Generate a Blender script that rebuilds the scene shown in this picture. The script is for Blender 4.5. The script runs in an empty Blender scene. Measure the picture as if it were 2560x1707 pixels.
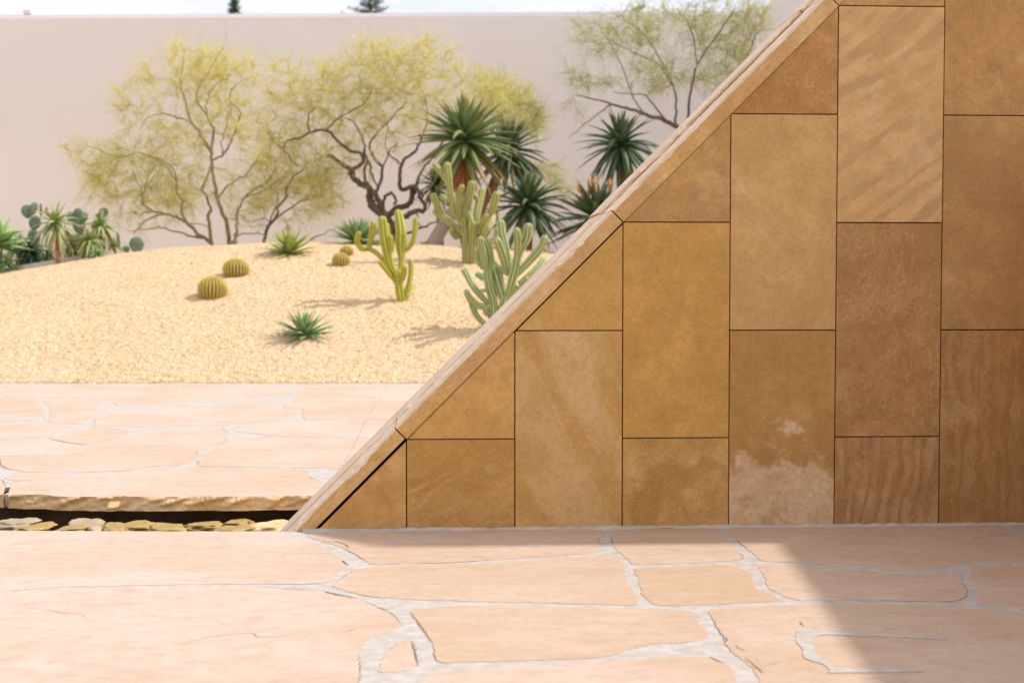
import bpy, bmesh, math, random
import numpy as np
from mathutils import Vector, Matrix, noise as mnoise
R = math.radians
S = bpy.context.scene
COL = S.collection
# ------------------------------------------------------------ camera
F = 3556.0                                   # focal length in photo pixels (2560 wide): 50 mm
CAM = np.array([0.158, -7.982, 1.376]); YAW, PIT = 0.05455, 0.0397
cd = bpy.data.cameras.new('camera'); cam = bpy.data.objects.new('camera', cd); COL.objects.link(cam)
cd.sensor_width = 36; cd.lens = 36*F/2560; cd.clip_end = 2000; cd.clip_start = .05
cam.location = CAM; cam.rotation_euler = (R(90)-PIT, 0, -YAW)
S.camera = cam
cd.dof.use_dof = True; cd.dof.focus_distance = 8.1; cd.dof.aperture_fstop = 2.7
# ------------------------------------------------------------ light
SUNV = Vector((.86, .15, 1.0)).normalized()   # towards the sun
w = bpy.data.worlds.new('World'); S.world = w; w.use_nodes = True
nt = w.node_tree; nt.nodes.clear()
out = nt.nodes.new('ShaderNodeOutputWorld'); bg = nt.nodes.new('ShaderNodeBackground')
sky = nt.nodes.new('ShaderNodeTexSky'); sky.sky_type = 'NISHITA'; sky.sun_disc = False
sky.sun_elevation = math.asin(SUNV.z); sky.sun_rotation = math.atan2(SUNV.x, SUNV.y)
sky.air_density = 1.0; sky.dust_density = 3.0; sky.ozone_density = 1.0
tc = nt.nodes.new('ShaderNodeTexCoord'); mp = nt.nodes.new('ShaderNodeMapping'); mp.inputs['Scale'].default_value = (1.2, 1.2, 5)
nz = nt.nodes.new('ShaderNodeTexNoise'); nz.inputs['Scale'].default_value = 2.2; nz.inputs['Detail'].default_value = 8; nz.inputs['Roughness'].default_value = .55
cr = nt.nodes.new('ShaderNodeValToRGB'); cr.color_ramp.elements[0].position = .34; cr.color_ramp.elements[1].position = .56
cr.color_ramp.elements[0].color = (.35, .35, .35, 1)
mx = nt.nodes.new('ShaderNodeMix'); mx.data_type = 'RGBA'; mx.inputs[7].default_value = (5.4, 5.2, 5.8, 1)
L = nt.links.new
L(tc.outputs['Generated'], mp.inputs[0]); L(mp.outputs[0], nz.inputs['Vector']); L(nz.outputs[0], cr.inputs[0])
L(cr.outputs[0], mx.inputs[0]); L(sky.outputs[0], mx.inputs[6]); L(mx.outputs[2], bg.inputs[0]); L(bg.outputs[0], out.inputs[0])
bg.inputs[1].default_value = .15
sd = bpy.data.lights.new('sun', 'SUN'); sd.energy = 2.6; sd.angle = R(1.7); sd.color = (1, .965, .95)
sun = bpy.data.objects.new('sun', sd); COL.objects.link(sun); sun.rotation_euler = SUNV.to_track_quat('Z', 'Y').to_euler()
sun.location = (20, 5, 25)
S.view_settings.view_transform = 'Standard'; S.view_settings.look = 'None'
S.view_settings.exposure = .50; S.view_settings.gamma = 1
S.cycles.max_bounces = 6; S.cycles.diffuse_bounces = 4; S.cycles.use_denoising = True
# ------------------------------------------------------------ photo pixel -> place
cy_, sy_ = math.cos(YAW), math.sin(YAW)
FW = np.array([sy_*math.cos(PIT), cy_*math.cos(PIT), -math.sin(PIT)])
RT = np.array([cy_, -sy_, 0.0]); UP = np.cross(RT, FW)
def ray(sx, sy): return FW + RT*((sx-1280)/F) + UP*((853.5-sy)/F)
def P(sx, sy, d): return CAM + ray(sx, sy)*d
def G(sx, sy, z=0.0):
    r = ray(sx, sy)
    t = (z-CAM[2])/r[2] if r[2] < -1e-4 else 400
    return CAM + r*t
FH = np.array([sy_, cy_, 0.0])
def todisp(x, y):                      # ground coordinates along / across the view
    v = np.array([x, y, 0])-np.array([CAM[0], CAM[1], 0]); return v@RT, v@FH
def D(x, y): return x*1.0884, y*1.0884   # 2352-wide picture -> photo pixels
# mound height
def mound(X, d):
    dx = X+4.2
    zc = 2.27*math.exp(-(abs(dx)/(10.4 if dx < 0 else 14.0))**2.3)
    s = (d-19.95)/(30.2-19.95)
    if s < 0: return -.05
    if s < 1: h = 1-(1-s)**1.5
    else: h = max(.12, 1-((s-1)*1.1)**2*.9)
    return zc*h
def mhit(sx, sy):
    r = ray(sx, sy); t = 19.0; best = (9e9, None)
    while t < 34:
        p = CAM+r*t; X, d = todisp(p[0], p[1]); g = p[2]-mound(X, d)
        if g <= 0: return p, t
        if g < best[0]: best = (g, t)
        t += .03
    return CAM+r*best[1], best[1]           # just above the crest: stand at the crest
def mz(p):
    X, d = todisp(p[0], p[1]); return mound(X, d)
# ------------------------------------------------------------ helpers
def tag(o, label=None, cat=None, group=None, kind=None):
    if label: o['label'] = label
    if cat: o['category'] = cat
    if group: o['group'] = group
    if kind: o['kind'] = kind
    return o
def empty(name, loc, label, cat, group=None):
    o = bpy.data.objects.new(name, None); COL.objects.link(o); o.location = Vector(loc); o.empty_display_size = .1
    bpy.context.view_layer.update()
    return tag(o, label, cat, group)
class MB:
    def __init__(s): s.v = []; s.f = []; s.a = {}
    def add(s, v, f, **attrs):
        b = len(s.v); s.v.extend([tuple(map(float, q)) for q in v]); s.f.extend([tuple(i+b for i in q) for q in f])
        for k in set(list(s.a)+list(attrs)):
            lst = s.a.setdefault(k, []); lst.extend([0.0]*(b-len(lst)))
            val = attrs.get(k, 0.0)
            lst.extend(list(map(float, val)) if hasattr(val, '__len__') else [float(val)]*len(v))
    def build(s, name, mat, parent=None, smooth=True, bevel=0):
        me = bpy.data.meshes.new(name); 
        off = parent.location if parent is not None and parent.type == 'EMPTY' else Vector((0, 0, 0))
        if parent is not None and parent.parent is not None: off = parent.parent.location
        vv = [(a-off.x, b-off.y, c-off.z) for a, b, c in s.v]
        me.from_pydata(vv, [], s.f); me.validate()
        for k, lst in s.a.items():
            at = me.attributes.new(k, 'FLOAT', 'POINT'); 
            lst.extend([0.0]*(len(s.v)-len(lst)))
            if len(at.data) == len(lst): at.data.foreach_set('value', lst)
        me.materials.append(mat)
        if smooth: me.polygons.foreach_set('use_smooth', [True]*len(me.polygons))
        o = bpy.data.objects.new(name, me); COL.objects.link(o)
        if parent is not None: o.parent = parent
        if bevel:
            m = o.modifiers.new('bevel', 'BEVEL'); m.width = bevel; m.segments = 2; m.limit_method = 'ANGLE'
        return o
def tube(mb, pts, rad, n=6, cap=True, **at):
    pts = [np.array(p, float) for p in pts]; m = len(pts)
    if not hasattr(rad, '__len__'): rad = [rad]*m
    T = [pts[min(i+1, m-1)]-pts[max(i-1, 0)] for i in range(m)]
    T = [t/(np.linalg.norm(t)+1e-9) for t in T]
    a = np.array([0, 0, 1.0]) if abs(T[0][2]) < .9 else np.array([1.0, 0, 0])
    u = np.cross(T[0], a); u /= np.linalg.norm(u)
    V = []; Fc = []
    for i in range(m):
        u = u-T[i]*(u@T[i]); u /= (np.linalg.norm(u)+1e-9); v = np.cross(T[i], u)
        for k in range(n):
            an = 2*math.pi*k/n; V.append(pts[i]+(u*math.cos(an)+v*math.sin(an))*rad[i])
    for i in range(m-1):
        for k in range(n):
            Fc.append((i*n+k, i*n+(k+1) % n, (i+1)*n+(k+1) % n, (i+1)*n+k))
    if cap: Fc.append(tuple(range((m-1)*n, m*n))); Fc.append(tuple(range(n-1, -1, -1)))
    mb.add(V, Fc, **at)
def smoothpath(pts, k=4):
    pts = [np.array(p, float) for p in pts]
    if len(pts) < 3: 
        return [pts[0]+(pts[1]-pts[0])*t for t in np.linspace(0, 1, k+1)]
    o = []
    for i in range(len(pts)-1):
        p0 = pts[max(i-1, 0)]; p1 = pts[i]; p2 = pts[i+1]; p3 = pts[min(i+2, len(pts)-1)]
        for j in range(k):
            t = j/k
            o.append(.5*((2*p1)+(-p0+p2)*t+(2*p0-5*p1+4*p2-p3)*t*t+(-p0+3*p1-3*p2+p3)*t**3))
    o.append(pts[-1]); return o
# ------------------------------------------------------------ materials
def newmat(name):
    m = bpy.data.materials.new(name); m.use_nodes = True; n = m.node_tree; n.nodes.clear()
    o = n.nodes.new('ShaderNodeOutputMaterial'); b = n.nodes.new('ShaderNodeBsdfPrincipled'); n.links.new(b.outputs[0], o.inputs[0])
    b.inputs['Roughness'].default_value = .8; b.inputs['Specular IOR Level'].default_value = .25
    return m, n, b
class N:                                    # tiny node helper
    def __init__(s, n): s.n = n
    def nd(s, t, **kw):
        x = s.n.nodes.new(t)
        for k, v in kw.items():
            if k.startswith('_'): setattr(x, k[1:], v)
            else: x.inputs[k.replace('__', ' ')].default_value = v
        return x
    def l(s, a, b): s.n.links.new(a, b)
    def coord(s, kind='Object', scale=(1, 1, 1), rot=(0, 0, 0), loc=(0, 0, 0)):
        t = s.nd('ShaderNodeTexCoord'); m = s.nd('ShaderNodeMapping', Scale=scale, Rotation=rot, Location=loc); s.l(t.outputs[kind], m.inputs[0]); return m.outputs[0]
    def noise(s, vec, scale, detail=4, rough=.5, dist=0):
        x = s.nd('ShaderNodeTexNoise', Scale=scale, Detail=detail, Roughness=rough, Distortion=dist); s.l(vec, x.inputs['Vector']); return x.outputs[0]
    def ramp(s, v, p0, p1, c0=(0, 0, 0, 1), c1=(1, 1, 1, 1), ease='LINEAR'):
        x = s.nd('ShaderNodeValToRGB'); e = x.color_ramp.elements; e[0].position = p0; e[1].position = p1; e[0].color = c0; e[1].color = c1; x.color_ramp.interpolation = ease
        s.l(v, x.inputs[0]); return x.outputs[0]
    def mix(s, f, a, b, mode='MIX'):
        x = s.nd('ShaderNodeMix', _data_type='RGBA', _blend_type=mode)
        for i, q in ((0, f), (6, a), (7, b)):
            if hasattr(q, 'links'): s.l(q, x.inputs[i])
            elif i == 0: x.inputs[0].default_value = q
            else: x.inputs[i].default_value = (q[0], q[1], q[2], 1)
        return x.outputs[2]
    def math(s, op, a, b=0.0, c=0.0):
        x = s.nd('ShaderNodeMath', _operation=op)
        for i, q in enumerate((a, b, c)):
            if hasattr(q, 'links'): s.l(q, x.inputs[i])
            else: x.inputs[i].default_value = q
        return x.outputs[0]
    def bump(s, h, strength, dist, b, prev=None):
        x = s.nd('ShaderNodeBump', Strength=strength, Distance=dist); s.l(h, x.inputs['Height'])
        if prev is not None: s.l(prev, x.inputs['Normal'])
        if b: s.l(x.outputs[0], b.inputs['Normal'])
        return x.outputs[0]
    def attr(s, name):
        x = s.nd('ShaderNodeAttribute'); x.attribute_name = name; return x.outputs['Fac']
    def contour(s, v, at, wid):             # 1 on a thin line where v == at
        d = s.math('ABSOLUTE', s.math('SUBTRACT', v, at)); return s.ramp(d, 0, wid, (1, 1, 1, 1), (0, 0, 0, 1))
def warm(q): return (q[0]*1.10, q[1]*1.0, q[2]*.76)
def sandstone(name, ca, cb, seed, stripes=None, flakes=.35, wash=None, contrast=1.0, light=(.70, .50, .28)):
    """cut sandstone: cloudy stain between two tones, optional bands, flaky split edges, optional pale wash with a sharp edge"""
    ca, cb = warm(ca), warm(cb)
    m, nt_, b = newmat(name); n = N(nt_)
    o = (seed*3.7, seed*1.3, seed*2.1)
    v = n.coord(loc=o)
    c1 = n.noise(v, 2.0, 5, .55, .6)
    col = n.mix(n.ramp(c1, .5-.16/contrast, .5+.16/contrast, ease='EASE'), ca, cb)
    sp = n.noise(v, 7, 6, .65, .2)
    col = n.mix(n.ramp(sp, .35, .7), col, tuple(x*.74 for x in ca))
    h = sp
    if stripes:
        ang, freq, amt, sc = stripes[:4]; wv = len(stripes) > 4
        v0 = n.coord(rot=(0, R(ang), 0)); mp_ = n.nd('ShaderNodeMapping', Scale=(.14, 1, 1), Location=o); n.l(v0, mp_.inputs[0]); vs = mp_.outputs[0]
        st = n.noise(vs, freq, 3, .5, .3)
        if wv:
            mz_ = n.nd('ShaderNodeMapping', Scale=(.3, 1, 1), Location=o); n.l(v0, mz_.inputs[0])
            wx_ = n.nd('ShaderNodeTexWave', Scale=freq, Distortion=stripes[4], Detail=4, Detail__Scale=1.6, Detail__Roughness=.6); wx_.bands_direction = 'Z'; n.l(mz_.outputs[0], wx_.inputs['Vector'])
            st = n.mix(.5, wx_.outputs['Fac'], st)
        if wv: amt = n.math('MULTIPLY', n.ramp(n.noise(n.coord(loc=(o[2], o[0], 2)), 3.5, 4, .6), .30, .62), amt)
        col = n.mix(n.math('MULTIPLY', n.ramp(st, .34 if wv else .44, .66 if wv else .58), amt), col, sc)
        ln = n.contour(st, .5, .012)
        col = n.mix(n.math('MULTIPLY', ln, .35), col, light)
        h = n.math('ADD', n.math('MULTIPLY', h, .5), n.math('MULTIPLY', n.ramp(st, .46, .54), .6))
    if wash:
        kind, level, wc = wash
        vv = n.coord(loc=(0, 0, 0)); sx_ = n.nd('ShaderNodeSeparateXYZ'); n.l(vv, sx_.inputs[0])
        wn = n.noise(n.coord(loc=(o[0]+.4, 3, 1)), 4.4, 5, .55, .2)
        zz = n.math('ADD', sx_.outputs['Z'], n.math('MULTIPLY', n.math('SUBTRACT', wn, .5), 1.3))
        msk = n.ramp(n.math('SUBTRACT', zz, level-.5), .46, .54, (1, 1, 1, 1), (0, 0, 0, 1)) if kind == 'low' else n.ramp(n.math('SUBTRACT', zz, level-.5), .44, .56)
        brk = n.ramp(n.noise(v, 9, 5, .6), .3, .6)
        col = n.mix(n.math('MULTIPLY', n.math('MULTIPLY', msk, .75), n.math('ADD', n.math('MULTIPLY', brk, .5), .5)), col, wc)
    if flakes:
        f1 = n.noise(n.coord(loc=(o[1], o[0], o[2]), scale=(1, 1, .6), rot=(0, R(seed*37), 0)), 4.2, 5, .58, .35)
        for at, wd, am in ((.43, .005, .4), (.49, .006, .45), (.55, .005, .4), (.62, .005, .5)):
            msk = n.ramp(n.noise(v, 2.2, 2, .5), .40, .55)
            col = n.mix(n.math('MULTIPLY', n.math('MULTIPLY', n.contour(f1, at, wd), am*flakes), msk), col, light)
        stp = n.ramp(f1, .45, .50); stp2 = n.ramp(f1, .58, .63)
        h = n.math('ADD', n.math('MULTIPLY', h, .35), n.math('MULTIPLY', n.math('ADD', stp, stp2), flakes*.55))
    ws = n.noise(n.coord(loc=(o[2], 1, o[0])), 1.9, 4, .5, .3); col = n.mix(n.math('MULTIPLY', n.ramp(ws, .54, .60, ease='EASE'), .38*contrast), col, (ca[0]*.72, ca[1]*.66, ca[2]*.55))
    pt = n.noise(n.coord(loc=(o[1], 4, o[2])), 2.6, 6, .62, .2); col = n.mix(n.math('MULTIPLY', n.ramp(pt, .60, .66), .30), col, light)
    g1 = n.noise(v, 30, 6, .7, .2); col = n.mix(n.math('MULTIPLY', n.ramp(g1, .46, .64), .42), col, (ca[0]*.70, ca[1]*.66, ca[2]*.6))
    g2 = n.noise(n.coord(loc=(o[1], o[2], 4)), 75, 4, .7); col = n.mix(n.math('MULTIPLY', n.ramp(g2, .54, .68), .32), col, light)
    h = n.math('ADD', h, n.math('MULTIPLY', g1, .35))
    gr = n.noise(v, 160, 3, .6)
    col = n.mix(n.ramp(gr, .3, .75, (0, 0, 0, 1), (.34, .34, .34, 1)), col, tuple(min(1, x*1.25) for x in cb))
    n.l(col, b.inputs['Base Color'])
    p = n.bump(h, .8, .006, None); n.bump(gr, .25, .0012, b, p)
    b.inputs['Roughness'].default_value = .72
    return m
def simple(name, ca, cb, scale=4, rough=.8, bumpd=.002, bscale=40, detail=4, trans=None, stretch=(1, 1, 1), spec=.25):
    m, nt_, b = newmat(name); n = N(nt_); v = n.coord(scale=stretch)
    n.l(n.mix(n.ramp(n.noise(v, scale, detail, .6), .35, .65), ca, cb), b.inputs['Base Color'])
    if bumpd: n.bump(n.noise(v, bscale, 4, .6), .5, bumpd, b)
    b.inputs['Roughness'].default_value = rough; b.inputs['Specular IOR Level'].default_value = spec
    if trans: addtrans(nt_, b, trans, n.mix(n.ramp(n.noise(v, scale, detail, .6), .35, .65), ca, cb))
    return m
def addtrans(nt_, b, amt, col, boost=1.15):
    o = [x for x in nt_.nodes if x.type == 'OUTPUT_MATERIAL'][0]
    t = nt_.nodes.new('ShaderNodeBsdfTranslucent'); ms = nt_.nodes.new('ShaderNodeMixShader'); ms.inputs[0].default_value = amt
    nt_.links.new(col, t.inputs[0]); nt_.links.new(b.outputs[0], ms.inputs[1]); nt_.links.new(t.outputs[0], ms.inputs[2]); nt_.links.new(ms.outputs[0], o.inputs[0])
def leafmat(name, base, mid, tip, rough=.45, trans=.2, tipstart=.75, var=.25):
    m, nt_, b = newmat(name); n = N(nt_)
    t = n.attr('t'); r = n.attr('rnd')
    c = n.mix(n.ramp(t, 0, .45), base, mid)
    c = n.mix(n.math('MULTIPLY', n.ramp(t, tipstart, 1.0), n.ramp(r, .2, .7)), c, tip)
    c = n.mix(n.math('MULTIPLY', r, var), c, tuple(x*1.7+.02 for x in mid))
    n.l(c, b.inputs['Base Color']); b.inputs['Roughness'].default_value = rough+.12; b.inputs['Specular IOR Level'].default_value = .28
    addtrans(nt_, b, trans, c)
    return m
# paving stone
def pavemat():
    m, nt_, b = newmat('flagstone'); n = N(nt_)
    r = n.attr('rnd'); r2 = n.attr('t')
    v = n.coord(scale=(.6, 1.3, 1)); comb = n.nd('ShaderNodeCombineXYZ'); n.l(n.math('MULTIPLY', r, 31), comb.inputs[0]); n.l(n.math('MULTIPLY', r, 17), comb.inputs[1])
    ad = n.nd('ShaderNodeVectorMath', _operation='ADD'); n.l(v, ad.inputs[0]); n.l(comb.outputs[0], ad.inputs[1]); v = ad.outputs[0]
    c = n.mix(r, (.49, .335, .20), (.56, .445, .36))
    c = n.mix(n.math('MULTIPLY', n.ramp(n.noise(v, 1.3, 5, .6, .8), .38, .62), .55), c, (.56, .44, .345))
    c = n.mix(n.math('MULTIPLY', n.ramp(n.noise(v, 4.5, 6, .65, 1.2), .48, .7), .5), c, (.43, .27, .16))
    bt = n.noise(n.coord(loc=(4, 6, 0)), .9, 3, .5, .4); c = n.mix(n.math('MULTIPLY', n.ramp(bt, .42, .60, ease='EASE'), .45), c, (.47, .31, .175))
    stn = n.noise(n.coord(scale=(.8, 2.6, 1), rot=(0, 0, .12), loc=(3, 1, 0)), 1.7, 8, .68, .9)
    c = n.mix(n.math('MULTIPLY', n.ramp(stn, .52, .74), .38), c, (.62, .54, .48))
    pz = n.noise(n.coord(loc=(7, 2, 0), scale=(1, 2.2, 1)), .8, 6, .7, .4)
    c = n.mix(n.math('MULTIPLY', n.ramp(pz, .58, .72), .35), c, (.42, .29, .22))
    gr = n.noise(n.coord(), 120, 3, .6); c = n.mix(n.ramp(gr, .3, .8, (0, 0, 0, 1), (.35, .35, .35, 1)), c, (.62, .48, .36))
    m1 = n.noise(n.coord(scale=(1, 1.15, 1)), 11, 7, .7, .3); c = n.mix(n.math('MULTIPLY', n.ramp(m1, .46, .66), .32), c, (.37, .25, .155))
    m2 = n.noise(n.coord(loc=(5, 5, 0)), 55, 5, .7); c = n.mix(n.math('MULTIPLY', n.ramp(m2, .52, .68), .28), c, (.66, .55, .45))
    pit = n.ramp(n.noise(n.coord(loc=(2, 8, 0)), 34, 3, .6), .66, .72); c = n.mix(n.math('MULTIPLY', pit, .35), c, (.22, .15, .10))
    crk = n.noise(n.coord(scale=(.5, 1.6, 1), loc=(1, 9, 0)), 1.6, 7, .6, 1.4)
    gate = n.ramp(n.noise(n.coord(), 1.1, 2, .5), .53, .66)
    lnm = n.math('MULTIPLY', n.contour(crk, .5, .004), gate)
    c = n.mix(n.math('MULTIPLY', lnm, .6), c, (.30, .17, .09))
    n.l(c, b.inputs['Base Color'])
    p = n.bump(n.math('ADD', n.ramp(crk, .495, .505), n.math('MULTIPLY', n.noise(v, 9, 8, .7), 1.0)), .4, .004, None)
    n.bump(gr, .25, .001, b, p); b.inputs['Roughness'].default_value = .7
    return m
M = {}
M['flag'] = pavemat()
M['mortar'] = simple('mortar', (.41, .365, .305), (.52, .475, .415), 14, .9, .004, 45)
M['mortar_dark'] = simple('mortar_wall', (.40, .37, .32), (.54, .50, .44), 5, .9, .003, 50)
M['crack'] = simple('soil_crack', (.15, .11, .08), (.26, .20, .15), 20, .9, 0)
M['gap'] = simple('gap', (.02, .02, .017), (.035, .03, .025), 5, .95, 0)
M['edge'] = sandstone('slab_edge', (.66, .46, .27), (.84, .64, .43), 5, flakes=1.0, light=(.92, .74, .55))
M['cleft_lit'] = sandstone('cleft_coping_top_lit', (.66, .52, .44), (.78, .66, .60), 31, flakes=.8, light=(.9, .8, .72))  # cleft coping tops, with their sunlit pink paleness painted into the colour
M['soil'] = simple('soil', (.10, .07, .045), (.17, .12, .07), 8, .95, .01, 20)
M['wallpaint'] = simple('painted_wall', (.77, .72, .665), (.80, .755, .70), .25, .9, .0015, 30, 3)
M['wallcap'] = simple('wall_cap', (.85, .84, .82), (.88, .87, .86), 2, .6, 0)
M['bark'] = simple('bark', (.10, .075, .05), (.20, .155, .11), 12, .9, .006, 30, stretch=(1, 1, .3))
M['barkgreen'] = simple('bark_green', (.20, .18, .07), (.34, .29, .13), 6, .8, .003, 30)
M['barkpale'] = simple('bark_pale', (.30, .22, .17), (.42, .33, .26), 9, .9, .01, 18, stretch=(1, 1, .35))
M['barkbrown'] = simple('bark_brown', (.28, .13, .07), (.42, .22, .12), 9, .9, .01, 22, stretch=(1, 1, 2.5))
M['twig'] = simple('twig_green', (.68, .62, .23), (.82, .76, .35), 3, .7, 0, trans=.4)
M['leafY'] = simple('leaf_yellow', (.90, .84, .26), (.95, .90, .38), 2, .6, 0, trans=.6)
M['leafG'] = simple('leaf_lime', (.66, .68, .18), (.80, .78, .28), 2, .6, 0, trans=.5)
M['twigG'] = simple('twig_lime', (.42, .42, .17), (.54, .52, .25), 3, .7, 0, trans=.2)
M['dryleaf'] = simple('dry_leaf', (.5, .28, .10), (.62, .20, .08), 6, .7, 0, trans=.3)
M['torch'] = simple('torch_flower', (.80, .36, .08), (.88, .50, .13), 30, .6, .004, 60, trans=.3)
M['pine'] = simple('pine_needles', (.05, .10, .06), (.09, .16, .08), 5, .7, 0, trans=.2)
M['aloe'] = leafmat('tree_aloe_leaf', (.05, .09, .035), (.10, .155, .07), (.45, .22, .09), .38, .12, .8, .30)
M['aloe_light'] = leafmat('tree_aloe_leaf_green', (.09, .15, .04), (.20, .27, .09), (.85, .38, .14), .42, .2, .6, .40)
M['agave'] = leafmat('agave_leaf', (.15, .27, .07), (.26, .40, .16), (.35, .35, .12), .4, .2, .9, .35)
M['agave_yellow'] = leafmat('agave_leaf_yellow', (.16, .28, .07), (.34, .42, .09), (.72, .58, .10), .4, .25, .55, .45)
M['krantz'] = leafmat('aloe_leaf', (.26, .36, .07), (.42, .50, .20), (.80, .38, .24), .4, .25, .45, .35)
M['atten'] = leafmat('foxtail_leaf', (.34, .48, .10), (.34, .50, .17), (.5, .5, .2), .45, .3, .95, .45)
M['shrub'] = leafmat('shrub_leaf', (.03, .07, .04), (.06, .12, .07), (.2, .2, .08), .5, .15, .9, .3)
M['pad'] = simple('cactus_pad', (.14, .20, .11), (.21, .27, .15), 9, .6, .002, 60, trans=.08)
M['brass'] = simple('metal_fitting', (.3, .28, .24), (.34, .32, .28), 3, .5, 0)
M['cream'] = simple('cream_box', (.72, .64, .55), (.76, .68, .6), 3, .7, 0)
M['rock'] = sandstone('river_rock', (.26, .18, .055), (.50, .37, .13), 8, flakes=.6, light=(.85, .8, .66))
M['rockpale'] = sandstone('pale_rock', (.28, .23, .16), (.56, .50, .44), 11, flakes=.5, light=(.9, .88, .86))
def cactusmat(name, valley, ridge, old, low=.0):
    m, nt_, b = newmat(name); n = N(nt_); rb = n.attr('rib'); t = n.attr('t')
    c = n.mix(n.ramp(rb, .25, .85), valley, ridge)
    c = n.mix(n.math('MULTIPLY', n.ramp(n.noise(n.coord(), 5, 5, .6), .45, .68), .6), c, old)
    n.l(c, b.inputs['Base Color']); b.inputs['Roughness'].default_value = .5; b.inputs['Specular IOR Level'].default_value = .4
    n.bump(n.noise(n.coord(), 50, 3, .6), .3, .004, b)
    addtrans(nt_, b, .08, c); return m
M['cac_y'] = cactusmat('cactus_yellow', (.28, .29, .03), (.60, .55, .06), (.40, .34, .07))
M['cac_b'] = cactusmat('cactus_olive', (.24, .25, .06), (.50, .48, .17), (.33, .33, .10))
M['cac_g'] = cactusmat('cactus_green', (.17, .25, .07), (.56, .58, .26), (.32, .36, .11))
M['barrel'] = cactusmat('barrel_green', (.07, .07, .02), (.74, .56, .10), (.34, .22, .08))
M['spine'] = simple('spine', (.80, .62, .14), (.9, .76, .28), 9, .6, 0, trans=.3)
def gravelmat():
    m, nt_, b = newmat('gravel'); n = N(nt_); v = n.coord()
    vo = n.nd('ShaderNodeTexVoronoi', Scale=38); n.l(v, vo.inputs['Vector'])
    sp = n.nd('ShaderNodeSeparateColor'); n.l(vo.outputs['Color'], sp.inputs[0])
    c = n.mix(sp.outputs[0], (.60, .41, .19), (.75, .57, .33))
    c = n.mix(n.ramp(sp.outputs[1], .8, .95), c, (.80, .67, .48))
    c = n.mix(n.ramp(sp.outputs[2], .84, .95), c, (.46, .30, .14))
    c = n.mix(n.ramp(n.noise(v, .5, 4, .6), .4, .65), c, n.mix(.35, c, (.72, .52, .34)))
    n.l(c, b.inputs['Base Color']); b.inputs['Roughness'].default_value = .85
    n.bump(n.math('SUBTRACT', 1.0, vo.outputs['Distance']), .8, .03, b)
    return m
M['gravel'] = gravelmat()
# ============================================================ THE SETTING
# ground: one profile swept sideways, with the rill as a trench
def struct(mb, name, mat, **k):
    return tag(mb.build(name, mat, **k), kind='structure')
mb = MB()
prof = [(-120, -.003), (-.012, -.003), (-.012, -.42), (1.85, -.42), (1.85, -.003), (60, -.003), (500, -.003)]
xs = [-400, -40, 40, 400]
V = [(x, y, z) for x in xs for y, z in prof]; k = len(prof)
mb.add(V, [(i*k+j, (i+1)*k+j, (i+1)*k+j+1, i*k+j+1) for i in range(3) for j in range(k-1)])
gnd = struct(mb, 'ground', M['mortar'], smooth=False)
mb = MB(); mb.add([(-40, -.008, -.416), (40, -.008, -.416), (40, 1.846, -.416), (-40, 1.846, -.416), (-40, -.008, -.03), (40, -.008, -.03), (40, 1.846, -.03), (-40, 1.846, -.03)],
                  [(0, 1, 2, 3), (0, 4, 5, 1), (3, 2, 6, 7)])
struct(mb, 'water_channel', M['soil'], smooth=False)
rs = random.Random(4)
def rough_poly(pts, step=.035, amp=.006, seed=0, rnd=None):
    o = []
    n = len(pts)
    for i in range(n):
        a = np.array(pts[i][:2], float); b = np.array(pts[(i+1) % n][:2], float); Ld = np.linalg.norm(b-a)
        st = step if Ld < 8 else .3
        m_ = max(1, int(Ld/st)); nr = np.array([-(b-a)[1], (b-a)[0]])/(Ld+1e-9)
        for j in range(m_):
            p = a+(b-a)*j/m_
            q = mnoise.noise(Vector((p[0]*9, p[1]*9, seed)))*amp*1.3+mnoise.noise(Vector((p[0]*32, p[1]*32, seed+5)))*amp*1.4+mnoise.noise(Vector((p[0]*90, p[1]*90, seed+9)))*amp*.9
            if abs(p[0]) < 12: p = p+nr*q
            o.append(p)
    return o
def roundc(pts, r=1):
    for _ in range(r):
        o = []
        n = len(pts)
        for i in range(n):
            a = np.array(pts[i][:2]); b = np.array(pts[(i+1) % n][:2]); Ld = np.linalg.norm(b-a)
            k = min(.25, .03/(Ld+1e-6)) if Ld > .1 else .25
            o.append(a+(b-a)*k); o.append(a+(b-a)*(1-k))
        pts = o
    return pts
def area2(p):
    return sum(p[i][0]*p[(i+1) % len(p)][1]-p[(i+1) % len(p)][0]*p[i][1] for i in range(len(p)))
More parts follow.
